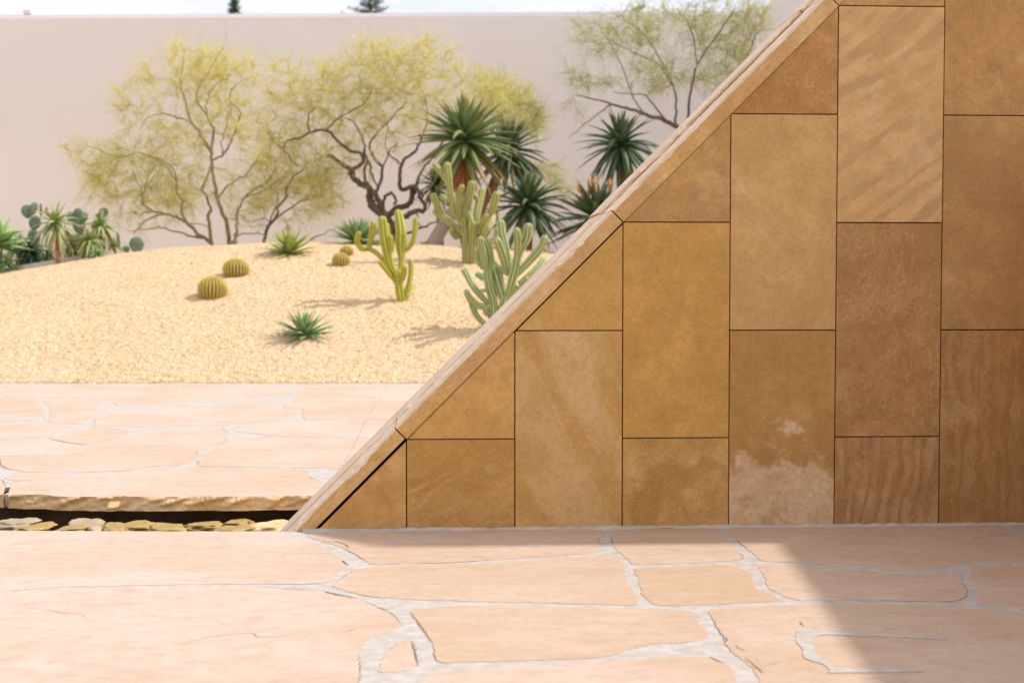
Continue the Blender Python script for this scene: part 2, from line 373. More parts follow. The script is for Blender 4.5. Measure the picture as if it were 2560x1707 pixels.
def stone(mb, pts, top=0.0, thick=.012, amp=.006, seed=0, rnd=None, crackmb=None, bev=.002, grow=0.0):
    pts = roundc([tuple(p[:2]) for p in pts])
    if area2(pts) < 0: pts = pts[::-1]
    o = rough_poly(pts, step=.016, amp=amp, seed=seed)
    n = len(o); rnd = rs.random() if rnd is None else rnd
    inn = []; o2 = []
    for i in range(n):
        t = o[(i+1) % n]-o[i-1]; t = t/(np.linalg.norm(t)+1e-9); nn_ = np.array([-t[1], t[0]]); o2.append(o[i]-nn_*grow); inn.append(o[i]+nn_*(bev-grow))
    tz = top; o = o2
    V = [(p[0], p[1], tz) for p in inn]+[(p[0], p[1], tz-bev*.8) for p in o]+[(p[0], p[1], tz-thick) for p in o]
    Fc = [(i, (i+1) % n, n+(i+1) % n, n+i) for i in range(n)]; Fc = [f[::-1] for f in Fc]
    Fc += [(n+i, n+(i+1) % n, 2*n+(i+1) % n, 2*n+i)[::-1] for i in range(n)]
    # top triangulated
    from mathutils.geometry import tessellate_polygon
    tri = tessellate_polygon([[Vector((p[0], p[1], 0)) for p in inn]])
    for t in tri:
        a, b_, c = [V[i] for i in t]
        s = (b_[0]-a[0])*(c[1]-a[1])-(c[0]-a[0])*(b_[1]-a[1])
        Fc.append(tuple(t) if s > 0 else tuple(t[::-1]))
    mb.add(V, Fc, rnd=rnd)
    if crackmb is not None:               # soil-dark hairline where the mortar has pulled off the edge
        i = 0
        while i < n:
            p = o[i]; g = mnoise.noise(Vector((p[0]*1.9, p[1]*1.9, seed+3.3)))
            if g > .24 and abs(p[0]) < 9:
                j = i; 
                while j < min(n-1, i+40) and mnoise.noise(Vector((o[j][0]*1.9, o[j][1]*1.9, seed+3.3))) > .16: j += 1
                if j-i > 3:
                    run = o[i:j+1]; Vv = []; m_ = len(run)
                    for q in range(m_):
                        t = run[min(q+1, m_-1)]-run[max(q-1, 0)]; t = t/(np.linalg.norm(t)+1e-9); nr = np.array([t[1], -t[0]])
                        wd = (.0035+.004*abs(mnoise.noise(Vector((run[q][0]*11, run[q][1]*11, 2)))))*math.sin(math.pi*(q+.3)/(m_-.4))
                        a = run[q]-nr*.001; b = run[q]+nr*max(wd, .0005)
                        Vv += [(a[0], a[1], tz-.0018), (b[0], b[1], tz-.0018)]
                    crackmb.add(Vv, [(2*q, 2*q+1, 2*q+3, 2*q+2)[::-1] for q in range(m_-1)])
                i = j+1
            else: i += 1
a = lambda x, y: G(x/1.8375, 1300+y/1.8375)
b = lambda x, y: G(1280+x/1.8375, 1280+y/1.8375)
c = lambda x, y: G(x/2.94, 940+y/2.94)
front = [
 [a(-1500,46),a(-700,47),a(-300,46),a(0,47),a(600,50),a(1270,51),a(1330,70),a(1400,95),a(1500,133),a(1560,165),a(1588,192),a(1585,208),a(1540,240),a(1500,286),a(1360,291),a(900,291),a(600,297),a(300,303),a(100,318),a(-300,340),a(-900,350),a(-1500,345)],
 [a(-1500,375),a(-900,372),a(-300,362),a(0,345),a(150,325),a(450,312),a(900,305),a(1100,302),a(1300,318),a(1490,328),a(1560,347),a(1650,364),a(1700,387),a(1780,417),a(1810,445),a(1843,480),a(1760,515),a(1690,540),a(1650,590),a(1640,650),a(1640,760),a(1640,1000),a(-1500,1000)],
 [a(1400,66),a(1560,57),b(0,74),b(200,74),b(405,80),b(413,95),b(395,135),b(396,185),b(200,198),b(0,211),a(2100,190),a(1900,197),a(1700,202),a(1690,190),a(1640,158),a(1570,122),a(1460,90)],
 [a(1620,232),a(1690,217),a(1780,211),a(2352,190),b(200,210),b(478,198),b(510,235),b(515,290),b(545,350),b(575,410),b(568,425),b(400,420),b(0,410),a(1900,363),a(1680,345),a(1610,325),a(1520,303),a(1570,270),a(1612,236)],
 [a(1885,414),a(2100,392),a(2352,389),b(200,432),b(500,440),b(808,450),b(840,490),b(870,520),b(898,550),b(903,570),b(840,590),b(760,595),b(620,602),b(520,630),b(450,660),b(250,670),b(0,680),a(2100,648),a(2035,652),a(2012,638),a(1995,590),a(1985,550),a(1960,520),a(1930,480),a(1905,440)],
 [a(1885,545),a(1900,580),a(1910,620),a(1918,668),a(1850,690),a(1730,697),a(1758,650),a(1775,610),a(1820,570)],
 [a(1700,1000),a(1760,900),a(1920,752),a(2000,712),a(2050,692),a(2200,682),b(0,708),b(300,690),b(600,672),b(905,662),b(960,690),b(1010,712),b(1030,785),b(1040,1000)],
 [b(458,84),b(640,75),b(922,72),b(965,118),b(1003,134),b(1015,165),b(1058,205),b(1053,216),b(900,228),b(700,236),b(560,240),b(540,223),b(510,193),b(482,170),b(462,130)],
 [b(565,256),b(700,250),b(1015,240),b(1060,260),b(1093,290),b(1110,320),b(1118,352),b(1180,372),b(1235,402),b(1100,412),b(900,422),b(650,427),b(618,400),b(600,370),b(588,320)],
 [b(985,72),b(1300,68),b(1800,61),b(2210,50),b(2290,85),b(2360,100),b(2600,130),b(3200,160),b(3200,225),b(2352,230),b(2100,233),b(2000,246),b(1880,263),b(1760,263),b(1600,245),b(1400,233),b(1145,222),b(1130,205),b(1105,185),b(1040,130),b(1000,100)],
 [b(2260,47),b(2900,34),b(4200,20),b(4200,130),b(2900,110),b(2365,85),b(2310,70)],
 [b(1150,240),b(1300,244),b(1560,264),b(1760,284),b(1880,284),b(2052,272),b(2062,300),b(2083,360),b(2078,393),b(2000,408),b(1600,400),b(1300,404),b(1260,385),b(1185,350),b(1165,315),b(1155,280),b(1128,260)],
 [b(2108,255),b(2200,248),b(2352,246),b(3200,250),b(3200,470),b(2700,455),b(2352,438),b(2132,420),b(2153,385),b(2138,345),b(2112,300)],
 [b(905,455),b(930,442),b(1200,427),b(1440,420),b(1960,427),b(2352,462),b(2700,480),b(3200,500),b(3200,1000),b(1190,1000),b(1165,900),b(1148,785),b(1110,722),b(1062,680),b(1002,620),b(975,565),b(940,515)],
 [b(3260,165),b(4200,150),b(4200,1000),b(3260,1000)],
]
pv = MB(); ck = MB()
rn = [1., .75, .15, .2, .1, .7, .5, .05, .0, .25, .2, .35, .1, .3, .5]
for i, q in enumerate(front): stone(pv, q, seed=i*1.7, rnd=rn[i], crackmb=ck, thick=.012, grow=.004)
# nearer stones, behind the camera's edge of view
for i in range(9):
    for j in range(5):
        x0 = -8+i*1.9+rs.uniform(-.15, .15); y0 = -6.2-j*1.5
        e = .05; x1 = x0+1.8; y1 = y0-1.4
        q = [(x0+rs.uniform(-.1, .1), y0), (x0+.9, y0+rs.uniform(-.06, .06)), (x1-rs.uniform(0, .15), y0), (x1-rs.uniform(-.05, .1), y1+.5), (x1-rs.uniform(0, .15), y1), (x0+.8, y1+rs.uniform(-.04, .04)), (x0, y1)]
        if y0 > G(1280, 1300+1000/1.8375)[1]-.1: continue
        stone(pv, q, seed=60+i*7+j, thick=.012)
# front edge return into the rill
far = [
 [c(-1000,748),c(0,753),c(25,790),c(18,830),c(0,868),c(-1000,868)],
 [c(40,737),c(180,716),c(400,712),c(468,733),c(300,758),c(90,765)],
 [c(15,600),c(100,590),c(300,588),c(450,582),c(560,560),c(700,512),c(850,467),c(1000,432),c(1200,397),c(1450,379),c(1600,379),c(1650,397),c(1688,425),c(1650,468),c(1608,500),c(1500,540),c(1445,555),c(1440,580),c(1448,600),c(1418,625),c(1300,650),c(1100,658),c(1000,676),c(900,692),c(650,702),c(400,706),c(200,700),c(160,695),c(20,665),c(5,640)],
 [c(-1000,500),c(0,482),c(150,470),c(350,465),c(480,491),c(632,513),c(560,543),c(450,568),c(250,580),c(-1000,588)],
 [c(365,455),c(500,432),c(600,393),c(680,380),c(830,387),c(950,411),c(850,448),c(640,503),c(480,483)],
 [c(-1000,362),c(0,355),c(200,350),c(560,367),c(576,380),c(480,408),c(340,448),c(100,460),c(-1000,478)],
 [c(-1000,272),c(0,270),c(310,264),c(323,290),c(323,315),c(300,325),c(-1000,343)],
 [c(-1000,167),c(250,167),c(290,210),c(323,250),c(308,258),c(-1000,262)],
 [c(300,177),c(640,162),c(820,165),c(800,185),c(700,216),c(690,240),c(790,262),c(700,287),c(650,320),c(640,343),c(580,353),c(362,335),c(372,290),c(367,240),c(360,208)],
 [c(790,288),c(900,248),c(1200,233),c(1500,234),c(1800,237),c(2170,242),c(2210,252),c(2190,265),c(2120,298),c(2070,323),c(1800,348),c(1500,360),c(1000,368),c(705,365),c(702,322),c(720,303)],
 [c(1780,457),c(2352,454),c(3500,457),c(3500,690),c(2352,673),c(1800,665),c(1460,658),c(1462,620),c(1500,592),c(1640,512),c(1700,472)],
 [c(1810,385),c(2100,332),c(2352,330),c(3500,332),c(3500,448),c(2352,446),c(1990,438),c(1860,413),c(1770,408),c(1730,400)],
 [c(-1000,64),c(800,61),c(2100,60),c(3500,62),c(3500,88),c(2210,90),c(2135,110),c(2155,135),c(1500,180),c(1250,213),c(885,223),c(845,205),c(850,165),c(640,154),c(-1000,152)],
 [c(2205,185),c(3500,185),c(3500,322),c(2255,320),c(2225,290),c(2242,242),c(2095,233),c(2100,200)],
 [c(2210,96),c(3500,92),c(3500,180),c(2175,180),c(2195,140)],
 [c(1310,218),c(1700,197),c(2070,190),c(2062,224),c(1800,230)],
]
rn = [.9, .6, .6, 1., .35, .8, 1., .5, .7, 1., .7, .95, .9, .6, 1., 1.]
for i, q in enumerate(far): stone(pv, q, seed=100+i*1.7, rnd=rn[i], crackmb=ck if i in (0, 2, 3, 4, 10, 11) else None, grow=0 if i == 8 else .012)
for k_ in range(4):            # courses of the same paving out of view left and right
    for s_ in (-1, 1):
        for j in range(5):
            x0 = (-14-3*k_ if s_ < 0 else 8+3*k_)
            stone(pv, [(x0, 1.95+j*2), (x0+2.9, 1.98+j*2), (x0+2.85, 3.85+j*2), (x0+.03, 3.87+j*2)], seed=200+k_+j)
# straight joint with dark crumbs across the far paving
jt = [c(2600,85),c(2480,330),c(2352,590),c(2300,760)]
jt = [D(890,884), D(862,930), D(835,975), D(820,1010), D(800,1050), D(775,1085), D(755,1112)]
jp = [G(*q) for q in jt]; jl = MB()
for i in range(len(jp)-1):
    pa, pb = jp[i], jp[i+1]; n_ = 14
    for j in range(n_):
        if rs.random() < .45: continue
        p = pa+(pb-pa)*(j/n_); q = pa+(pb-pa)*((j+.85)/n_); nr = np.array([(q-p)[1], -(q-p)[0], 0]); nr = nr/(np.linalg.norm(nr)+1e-9)*rs.uniform(.002, .006)
        jl.add([(p-nr)+[0, 0, .004], (q-nr*.6)+[0, 0, .004], (q+nr)+[0, 0, .004], (p+nr*.7)+[0, 0, .004]], [(0, 1, 2, 3)])
# cracks traced on the stones
def crackline(mb, pts, w=.006, z=.003):
    pts = smoothpath([np.array([p[0], p[1], 0]) for p in pts], 6); m_ = len(pts); Vv = []
    for q in range(m_):
        t = pts[min(q+1, m_-1)]-pts[max(q-1, 0)]; t /= np.linalg.norm(t)+1e-9; nr = np.array([t[1], -t[0], 0])
        j = mnoise.noise(Vector((pts[q][0]*30, pts[q][1]*30, 1)))*.006
        wd = w*max(.12, math.sin(math.pi*(q+.4)/(m_+.2)))*(.6+.8*abs(mnoise.noise(Vector((pts[q][0]*17, pts[q][1]*17, 7)))))
        for sg in (-1, 1): p = pts[q]+nr*(j+sg*wd/2); Vv.append((p[0], p[1], z))
    mb.add(Vv, [(2*q, 2*q+1, 2*q+3, 2*q+2)[::-1] for q in range(m_-1)])
for ln, w_ in (([a(1480,92),a(1500,98),a(1540,99),a(1575,107),a(1596,118),a(1600,131)], .014),
          ([a(110,404),a(200,410),a(290,428),a(370,432),a(405,460)], .005), ([a(510,455),a(620,446),a(700,440),a(770,447)], .004),
          ([a(870,572),a(920,545),a(1050,525),a(1160,520),a(1185,537),a(1280,534),a(1460,528)], .006), ([a(1560,516),a(1640,502)], .004),
          ([a(650,616),a(720,614),a(800,618)], .003), ([a(1170,306),a(1250,311),a(1370,315),a(1470,318)], .010),
          ([a(1480,325),a(1540,340),a(1600,352),a(1650,360)], .030), ([a(1650,362),a(1720,392),a(1800,430),a(1845,478)], .009),
          ([a(1570,185),a(1585,195),a(1600,207)], .014), ([a(1885,414),a(1920,470),a(1955,515),a(1985,560)], .006),
          ([a(1888,545),a(1905,600),a(1915,645),a(1922,670)], .010),
          ([b(1320,502),b(1345,525)], .010), ([b(1345,525),b(1420,524),b(1500,527)], .003), ([b(1105,204),b(1200,200),b(1255,206)], .003),
          ([b(905,662),b(945,682),b(975,697)], .012), ([b(1025,608),b(1050,630),b(1085,640)], .007), ([b(1065,665),b(1110,700),b(1160,745)], .008),
          ([b(1110,695),b(1180,702),b(1245,680)], .003), ([b(2095,122),b(2200,112),b(2300,98)], .008), ([b(625,75),b(700,74),b(780,70)], .012),
          ([b(1385,62),b(1450,61),b(1500,62)], .014), ([b(980,575),b(990,592)], .016),
          ([c(5,600),c(10,650),c(60,680),c(160,697)], .010), ([c(240,838),c(300,840),c(390,845)], .012), ([c(80,764),c(235,771)], .008),
          ([c(360,457),c(480,485),c(560,495),c(640,510)], .012), ([c(690,374),c(830,388),c(960,412)], .010), ([c(1100,768),c(1150,762),c(1205,766)], .006),
          ([c(1600,378),c(1650,398),c(1690,422)], .008), ([c(1450,665),c(1600,671),c(1780,675)], .007), ([c(2140,680),c(2230,695),c(2265,712)], .009),
          ([c(2262,735),c(2300,752),c(2352,770)], .010), ([c(1800,452),c(2352,453)], .005), ([c(1440,552),c(1448,575),c(1455,590)], .006), ([c(1460,622),c(1462,645)], .006),
          ([c(0,758),c(28,775),c(20,800)], .012), ([c(325,285),c(328,320)], .006), ([c(698,325),c(700,345)], .006)):
    crackline(ck, ln, w_*.7)
tag(jl.build('expansion_joint', simple('joint_dust', (.32, .27, .22), (.42, .36, .30), 20, .9, 0), smooth=False), kind='structure')
struct(pv, 'paving', M['flag'], smooth=False)
tag(ck.build('joint_crack', M['crack'], smooth=False), kind='structure')
# mortar patch smeared round the split stone bottom right
mbp = MB()
stone(mbp, [b(1310,533),b(1400,543),b(1480,553),b(1750,564),b(2000,582),b(1995,586),b(1750,573),b(1480,566),b(1400,564),b(1385,590),b(1388,620),b(1405,650),b(1450,690),b(1510,724),b(1700,722),b(1900,724),b(1890,732),b(1700,738),b(1440,740),b(1462,730),b(1440,702),b(1385,688),b(1340,672),b(1335,640),b(1318,610),b(1302,585)], top=.0035, thick=.003, amp=.004, seed=44, bev=.001)
struct(mbp, 'mortar_patch', M['mortar'], smooth=False)
# thick slab bridging to the rill
def thick_slab():   # its broken front edge stands over the rill
    top = [c(60,866),c(85,800),c(82,777),c(240,767),c(420,747),c(600,722),c(900,707),c(1050,677),c(1300,674),c(1450,669),c(1700,679),c(2130,681),c(2230,702),c(2262,727),c(2300,757),c(2352,772),c(2420,800),c(2600,790),c(3600,790)]
    fe = [c(3600,872),c(2900,876),c(2250,876),c(1800,884),c(1500,880),c(1200,886),c(1120,886),c(950,884),c(900,880),c(800,888),c(600,884),c(470,884),c(400,880),c(330,868),c(200,870),c(90,864)]
    mb = MB(); e = rough_poly([p[:2] for p in roundc(fe)][:-1], step=.02, amp=.006, seed=9)
    cut = next(i for i, p in enumerate(e) if False) if False else None
    # front face as a grid: rows from top edge to bottom, wobbling
    fx = np.linspace(c(3600,872)[0], c(60,866)[0], 420)
    pf = sorted([(p[0], p[1]) for p in [q for q in fe]+[c(60, 866)]]); px, py = zip(*pf)
    ytop = np.interp(fx, px, py)
    rows = 9; V = []; Fc = []
    for r in range(rows):
        for i, x in enumerate(fx):
            q = mnoise.noise(Vector((x*7, r*.25+x*2, 3))); q2 = mnoise.noise(Vector((x*19, r*.7, 8))); q3 = mnoise.noise(Vector((x*55, r*1.5, 8)))
            y = ytop[i]+(.010*q+.008*q2+.003*q3)*(1 if r else .8)+(.006 if r in (2, 3) else 0)*(q > 0)
            z = -.092*r/(rows-1)+(.008*mnoise.noise(Vector((x*2.3, 4, r*.3))) if r else 0)
            if r == 0: y += .030*max(0, mnoise.noise(Vector((x*6, 2, 40)))+.5*mnoise.noise(Vector((x*30, 2, 41))))+.006*abs(mnoise.noise(Vector((x*70, 2, 41))))
            if r == 1: z -= .006*abs(q2)
            V.append((x, y-(.004 if r == 0 else .010)+(.026*mnoise.noise(Vector((x*11+r*.3, r*.18, 30)))+.018*abs(mnoise.noise(Vector((x*31, r*.4, 31)))) if 0 < r < 7 else 0), z if r else .0))
    n_ = len(fx)
    for r in range(rows-1):
        for i in range(n_-1): Fc.append((r*n_+i, r*n_+i+1, (r+1)*n_+i+1, (r+1)*n_+i))
    mb.add(V, Fc)
    # underside
    bot = V[(rows-1)*n_:]; mb.add([*bot]+[(v[0], 2.1, -.09) for v in bot], [(i, i+1, n_+i+1, n_+i) for i in range(n_-1)])
    # left end
    xl = fx[-1]; mb.add([(xl, ytop[-1]-.006, 0), (xl, 2.1, 0), (xl, 2.1, -.09), (xl, ytop[-1]-.01, -.09)], [(0, 1, 2, 3)])
    root = struct(mb, 'paving_slab', M['edge'], smooth=True)
    m2 = MB(); front_e = [np.array(v[:2]) for v in V[:n_][::-1]]
    bk = [np.array(p[:2]) for p in roundc(top)[2:-2]]
    poly = bk[:]+[v for v in V[:n_]]
    poly = [np.array(p[:2]) for p in poly]
    from mathutils.geometry import tessellate_polygon
    tri = tessellate_polygon([[Vector((p[0], p[1], 0)) for p in poly]]); vz = [(p[0], p[1], 0.0) for p in poly]; FF = []
    for t in tri:
        A, B, C_ = [vz[i] for i in t]; s = (B[0]-A[0])*(C_[1]-A[1])-(C_[0]-A[0])*(B[1]-A[1]); FF.append(tuple(t) if s > 0 else tuple(t[::-1]))
    m2.add(vz, FF, rnd=.6)
    o = m2.build('slab_top', M['flag'], smooth=False); o.parent = root
    # neighbouring slab on the left with its mortar plug
    m3 = MB(); xa, xb = c(-600, 868)[0]-14, c(22, 868)[0]; yy = c(0, 868)[1]
    m3.add([(xa, yy, -.003), (xb, yy, -.003), (xb, 2.1, -.005), (xa, 2.1, -.005), (xa, yy+.01, -.09), (xb, yy+.01, -.09), (xb, 2.1, -.09), (xa, 2.1, -.09)], [(0, 4, 5, 1), (1, 5, 6, 2), (4, 7, 6, 5)])
    o = m3.build('slab_edge', M['edge'], smooth=False); o.parent = root
    m4 = MB(); x1 = c(56, 868)[0]
    m4.add([(xb+.002, yy+.012, -.004), (x1-.002, yy+.014, -.004), (x1-.002, 2.1, -.007), (xb+.002, 2.1, -.007), (xb+.012, yy+.02, -.088), (x1-.01, yy+.02, -.088), (x1, 2.1, -.088), (xb, 2.1, -.088)], [(0, 4, 5, 1), (1, 5, 6, 2), (3, 7, 4, 0), (0, 1, 2, 3)])
    o = m4.build('mortar_plug', M['mortar'], smooth=False); o.parent = root
thick_slab()
# mound of gravel
def mound_mesh():
    X0, X1, d0, d1 = -17, 13, 19.9, 38
    st = .05
    xs_ = np.concatenate([np.arange(-40, X0, 1.0), np.arange(X0, 6, st), np.arange(6, 40, 1.0)]); ds = np.concatenate([np.arange(d0, 31.5, st), np.arange(31.5, 60, .5)])
    rng = np.random.default_rng(3)
    XX, DD = np.meshgrid(xs_, ds); 
    dx = XX+4.2; zc = 2.27*np.exp(-(np.abs(dx)/np.where(dx < 0, 10.4, 14.0))**2.3)
    s = (DD-19.95)/10.25
    h = np.where(s < 0, 0, np.where(s < 1, 1-np.power(np.clip(1-s, 0, 1), 1.5), np.maximum(.12, 1-((s-1)*1.1)**2*.9)))
    Z = zc*h-.05*(s < 0)+np.where(s > .02, .018*(np.sin(XX*2.1+np.sin(DD*1.3)*1.7)*np.cos(DD*1.9+XX*.6)), 0)
    fine = (DD < 31.4) & (XX > X0) & (XX < 6)
    jx = rng.uniform(-.016, .016, XX.shape)*fine; jd = rng.uniform(-.016, .016, XX.shape)*fine; jz = rng.uniform(-.014, .016, XX.shape)*fine
    XX = XX+jx; DD = DD+np.where(s > 0, jd, 0); Z = Z+jz
    wx = CAM[0]+RT[0]*XX+FH[0]*DD; wy = CAM[1]+RT[1]*XX+FH[1]*DD
    V = np.stack([wx, wy, Z], -1).reshape(-1, 3); nx = len(xs_); ny = len(ds)
    idx = np.arange(nx*ny).reshape(ny, nx)
    Fq = np.stack([idx[:-1, :-1], idx[:-1, 1:], idx[1:, 1:], idx[1:, :-1]], -1).reshape(-1, 4)
    me = bpy.data.meshes.new('gravel_mound'); me.vertices.add(len(V)); me.vertices.foreach_set('co', V.astype(np.float32).ravel())
    me.loops.add(Fq.size); me.loops.foreach_set('vertex_index', Fq.ravel().astype(np.int32))
    me.polygons.add(len(Fq)); me.polygons.foreach_set('loop_start', np.arange(0, Fq.size, 4, dtype=np.int32)); 
    me.update(calc_edges=True); me.materials.append(M['gravel'])
    me.polygons.foreach_set('use_smooth', [False]*len(me.polygons))
    o = bpy.data.objects.new('gravel_mound', me); COL.objects.link(o); tag(o, kind='structure')
mound_mesh()
def pebbles():
    rng = np.random.default_rng(5); mb = MB()
    base = [(1,0,0),(-.9,.1,0),(0,1,0),(.1,-1,0),(0,0,.8),(.1,0,-.6)]; fc = [(0,2,4),(2,1,4),(1,3,4),(3,0,4),(2,0,5),(1,2,5),(3,1,5),(0,3,5)]
    for i in range(3600):
        X = rng.uniform(-9.5, 1.5); d = 19.97+rng.gamma(1.6, 1.6) if i > 1400 else 19.95+rng.normal(0, .035)
        if i < 60: d = 19.9-abs(rng.normal(0, .5))
        if d > 29: continue
        z = max(0, mound(X, d)); r_ = rng.uniform(.008, .018)*(.7 if d < 19.9 else 1); an = rng.uniform(0, 6.28); sc = rng.uniform(.6, 1.2, 3)*r_
        wx = CAM[0]+RT[0]*X+FH[0]*d; wy = CAM[1]+RT[1]*X+FH[1]*d; ca_, sa_ = math.cos(an), math.sin(an)
        mb.add([(wx+(p[0]*ca_-p[1]*sa_)*sc[0], wy+(p[0]*sa_+p[1]*ca_)*sc[1], z+r_*.35+p[2]*sc[2]) for p in base], fc)
    tag(mb.build('gravel', M['gravel'], smooth=False), 'loose gold gravel stones over the lower slope of the mound', 'gravel', kind='stuff')
pebbles()
# ============================================================ THE STONE WALL
U = .61; Z0 = .509; CT = .0925; HT = 3.55; DEP = 1.10
wall = empty('stone_wall', (0, 0, 0), 'tan sandstone clad wall with a steep sloping edge and stone coping', 'wall')
GAP = .0032
def prism(mb, poly, y0, y1, **at):       # poly in (x,z), counter-clockwise seen from the front
    n = len(poly); V = [(x, y0, z) for x, z in poly]+[(x, y1, z) for x, z in poly]
    mb.add(V, [tuple(range(n)), tuple(range(2*n-1, n-1, -1))]+[(i, n+i, n+(i+1) % n, (i+1) % n) for i in range(n)], **at)
def zin(x): return x+Z0
TOPZ = HT-CT                               # underside of the level coping
T1, T2 = (.50, .285, .095), (.60, .385, .165)     # golden
B1, B2 = (.42, .24, .10), (.53, .33, .16)        # browner
PK = (.64, .45, .28)
spec = {
 (-1, 0): ('golden sandstone panel at the foot of the slope', (.46,.27,.085), (.58,.37,.16), dict(stripes=(25, 5, .3, (.62,.42,.2)), flakes=.4)),
 (0, 0): ('ochre sandstone panel with a stained band across it', (.42,.22,.05), (.56,.35,.14), dict(stripes=(27, 7, .4, (.60,.38,.15)), flakes=.3, contrast=1.2, wash=('high', .30, (.40,.22,.045)))),
 (0, 1): ('golden triangular panel with flaked surface', (.54,.33,.12), (.62,.40,.17), dict(flakes=.9)),
 (1, 0): ('tall golden panel with a pale streak running down it', (.50,.30,.10), (.62,.42,.20), dict(stripes=(-58, 4, .5, (.64,.46,.24)), flakes=.5)),
 (1, 1): ('golden triangular panel with a small dark stain', (.52,.32,.10), (.62,.42,.18), dict(flakes=.45)),
 (2, 0): ('short panel blotched with brown stains', (.42,.25,.08), (.58,.38,.17), dict(flakes=.25, contrast=1.8)),
 (2, 1): ('smooth golden panel with a few chipped flakes near its top', (.50,.30,.09), (.58,.37,.14), dict(flakes=.22, contrast=.8)),
 (2, 2): ('triangular panel half stained darker brown', (.44,.25,.10), (.54,.35,.14), dict(flakes=.15, contrast=1.0, wash=('low', 1.92, (.40,.225,.10)))),
 (3, 0): ('brown panel with pale efflorescence rising from its foot', (.42,.245,.095), (.50,.32,.13), dict(flakes=.3, wash=('low', .42, (.78,.60,.42)))),
 (3, 1): ('light tan panel with diagonal split layers', (.56,.36,.16), (.60,.40,.19), dict(stripes=(-42, 3.5, .5, (.50,.31,.12)), flakes=.7)),
 (3, 2): ('reddish brown flaky triangular panel', (.38,.19,.07), (.52,.30,.13), dict(flakes=1.0)),
 (4, 0): ('brown panel with wavy upright stripes', (.36,.20,.09), (.42,.25,.12), dict(stripes=(84, 4.2, .75, (.55,.36,.19), 10.0), flakes=.35)),
 (4, 1): ('dark brown flaky panel', (.38,.215,.09), (.47,.29,.14), dict(flakes=1.0)),
 (4, 2): ('tan panel rippled with diagonal bands', (.60,.40,.20), (.64,.44,.24), dict(stripes=(36, 2.6, .9, (.40,.235,.105), 9.0), flakes=.35)),
 (4, 3): ('tan panel at the top of the view', (.44,.26,.11), (.54,.34,.16), dict(flakes=.6)),
 (5, 0): ('tall dark panel with long upright wavy stripes', (.36,.20,.08), (.40,.235,.10), dict(stripes=(91, 3.4, .6, (.50,.315,.155), 11.0), flakes=.3)),
 (5, 1): ('plain brown panel', (.40,.235,.10), (.48,.30,.135), dict(flakes=.2)),
 (5, 2): ('brown panel with rough split patch', (.40,.225,.095), (.48,.29,.13), dict(flakes=.85)),
}
XE = 7.4
mcore = MB()
prism(mcore, [(-1.2, -.42), (XE, -.42), (XE, TOPZ-.012), (TOPZ-Z0-.004, TOPZ-.012), (-.95, -.42-.03+0)], .038, DEP-.02)
mcore = MB(); prism(mcore, [(-.42-Z0+.02, -.42), (XE, -.42), (XE, TOPZ-.012), (TOPZ-.012-Z0+.016, TOPZ-.012)], .038, DEP-.02)
mcore.build('core', M['gap'], wall, smooth=False)
seedk = 0
for col_ in range(-1, 12):
    x0, x1 = (col_*U, (col_+1)*U)
    if col_ == -1: x0 = -Z0
    ks = [0]
    js = [j for j in range(0, 8) if (j % 2 == (0 if col_ % 2 == 0 else 1))]
    zs = [0.002]+[Z0+j*U for j in js]+[99]
    if col_ == -1: zs = [0.002, 99]
    r_ = 0
    for q in range(len(zs)-1):
        za, zb = zs[q], min(zs[q+1], TOPZ)
        if za >= min(zin(x1), TOPZ)-.02: break
        # clip the rectangle by the slope line z = x + Z0
        xa, xb = x0+GAP, x1-GAP; zl, zh = (za+GAP if q else za), zb-GAP
        sl = Z0-(.010 if col_ in (-1, 1) else .004)
        poly = []
        if zl >= xa+sl: poly.append((zl-sl, zl))
        else: poly.append((xa, zl))
        poly.append((xb, zl))
        if zh <= xb+sl: poly.append((xb, zh))
        else: poly.append((xb, xb+sl))
        if zh <= xa+sl: poly.append((xa, zh))
        else:
            if zh <= xb+sl: poly.append((zh-sl, zh))
            if zl < xa+sl: poly.append((xa, xa+sl))
        # remove duplicates
        pp = []
        for p in poly:
            if not pp or abs(p[0]-pp[-1][0])+abs(p[1]-pp[-1][1]) > .004: pp.append(p)
        if len(pp) < 3: continue
        mb = MB(); prism(mb, pp, rs.uniform(-.002, .002), .034)
        seedk += 1
        sp = spec.get((col_, r_)) or ('', B1, B2, dict(flakes=.5, stripes=((30+seedk*40) % 180, 6, .4, T1)))
        m = sandstone('sandstone_panel', sp[1], sp[2], seedk*1.37+2, **sp[3])
        o = mb.build('panel', m, wall, smooth=False, bevel=.0015)
        if sp[0]: o['label'] = sp[0]
        r_ += 1
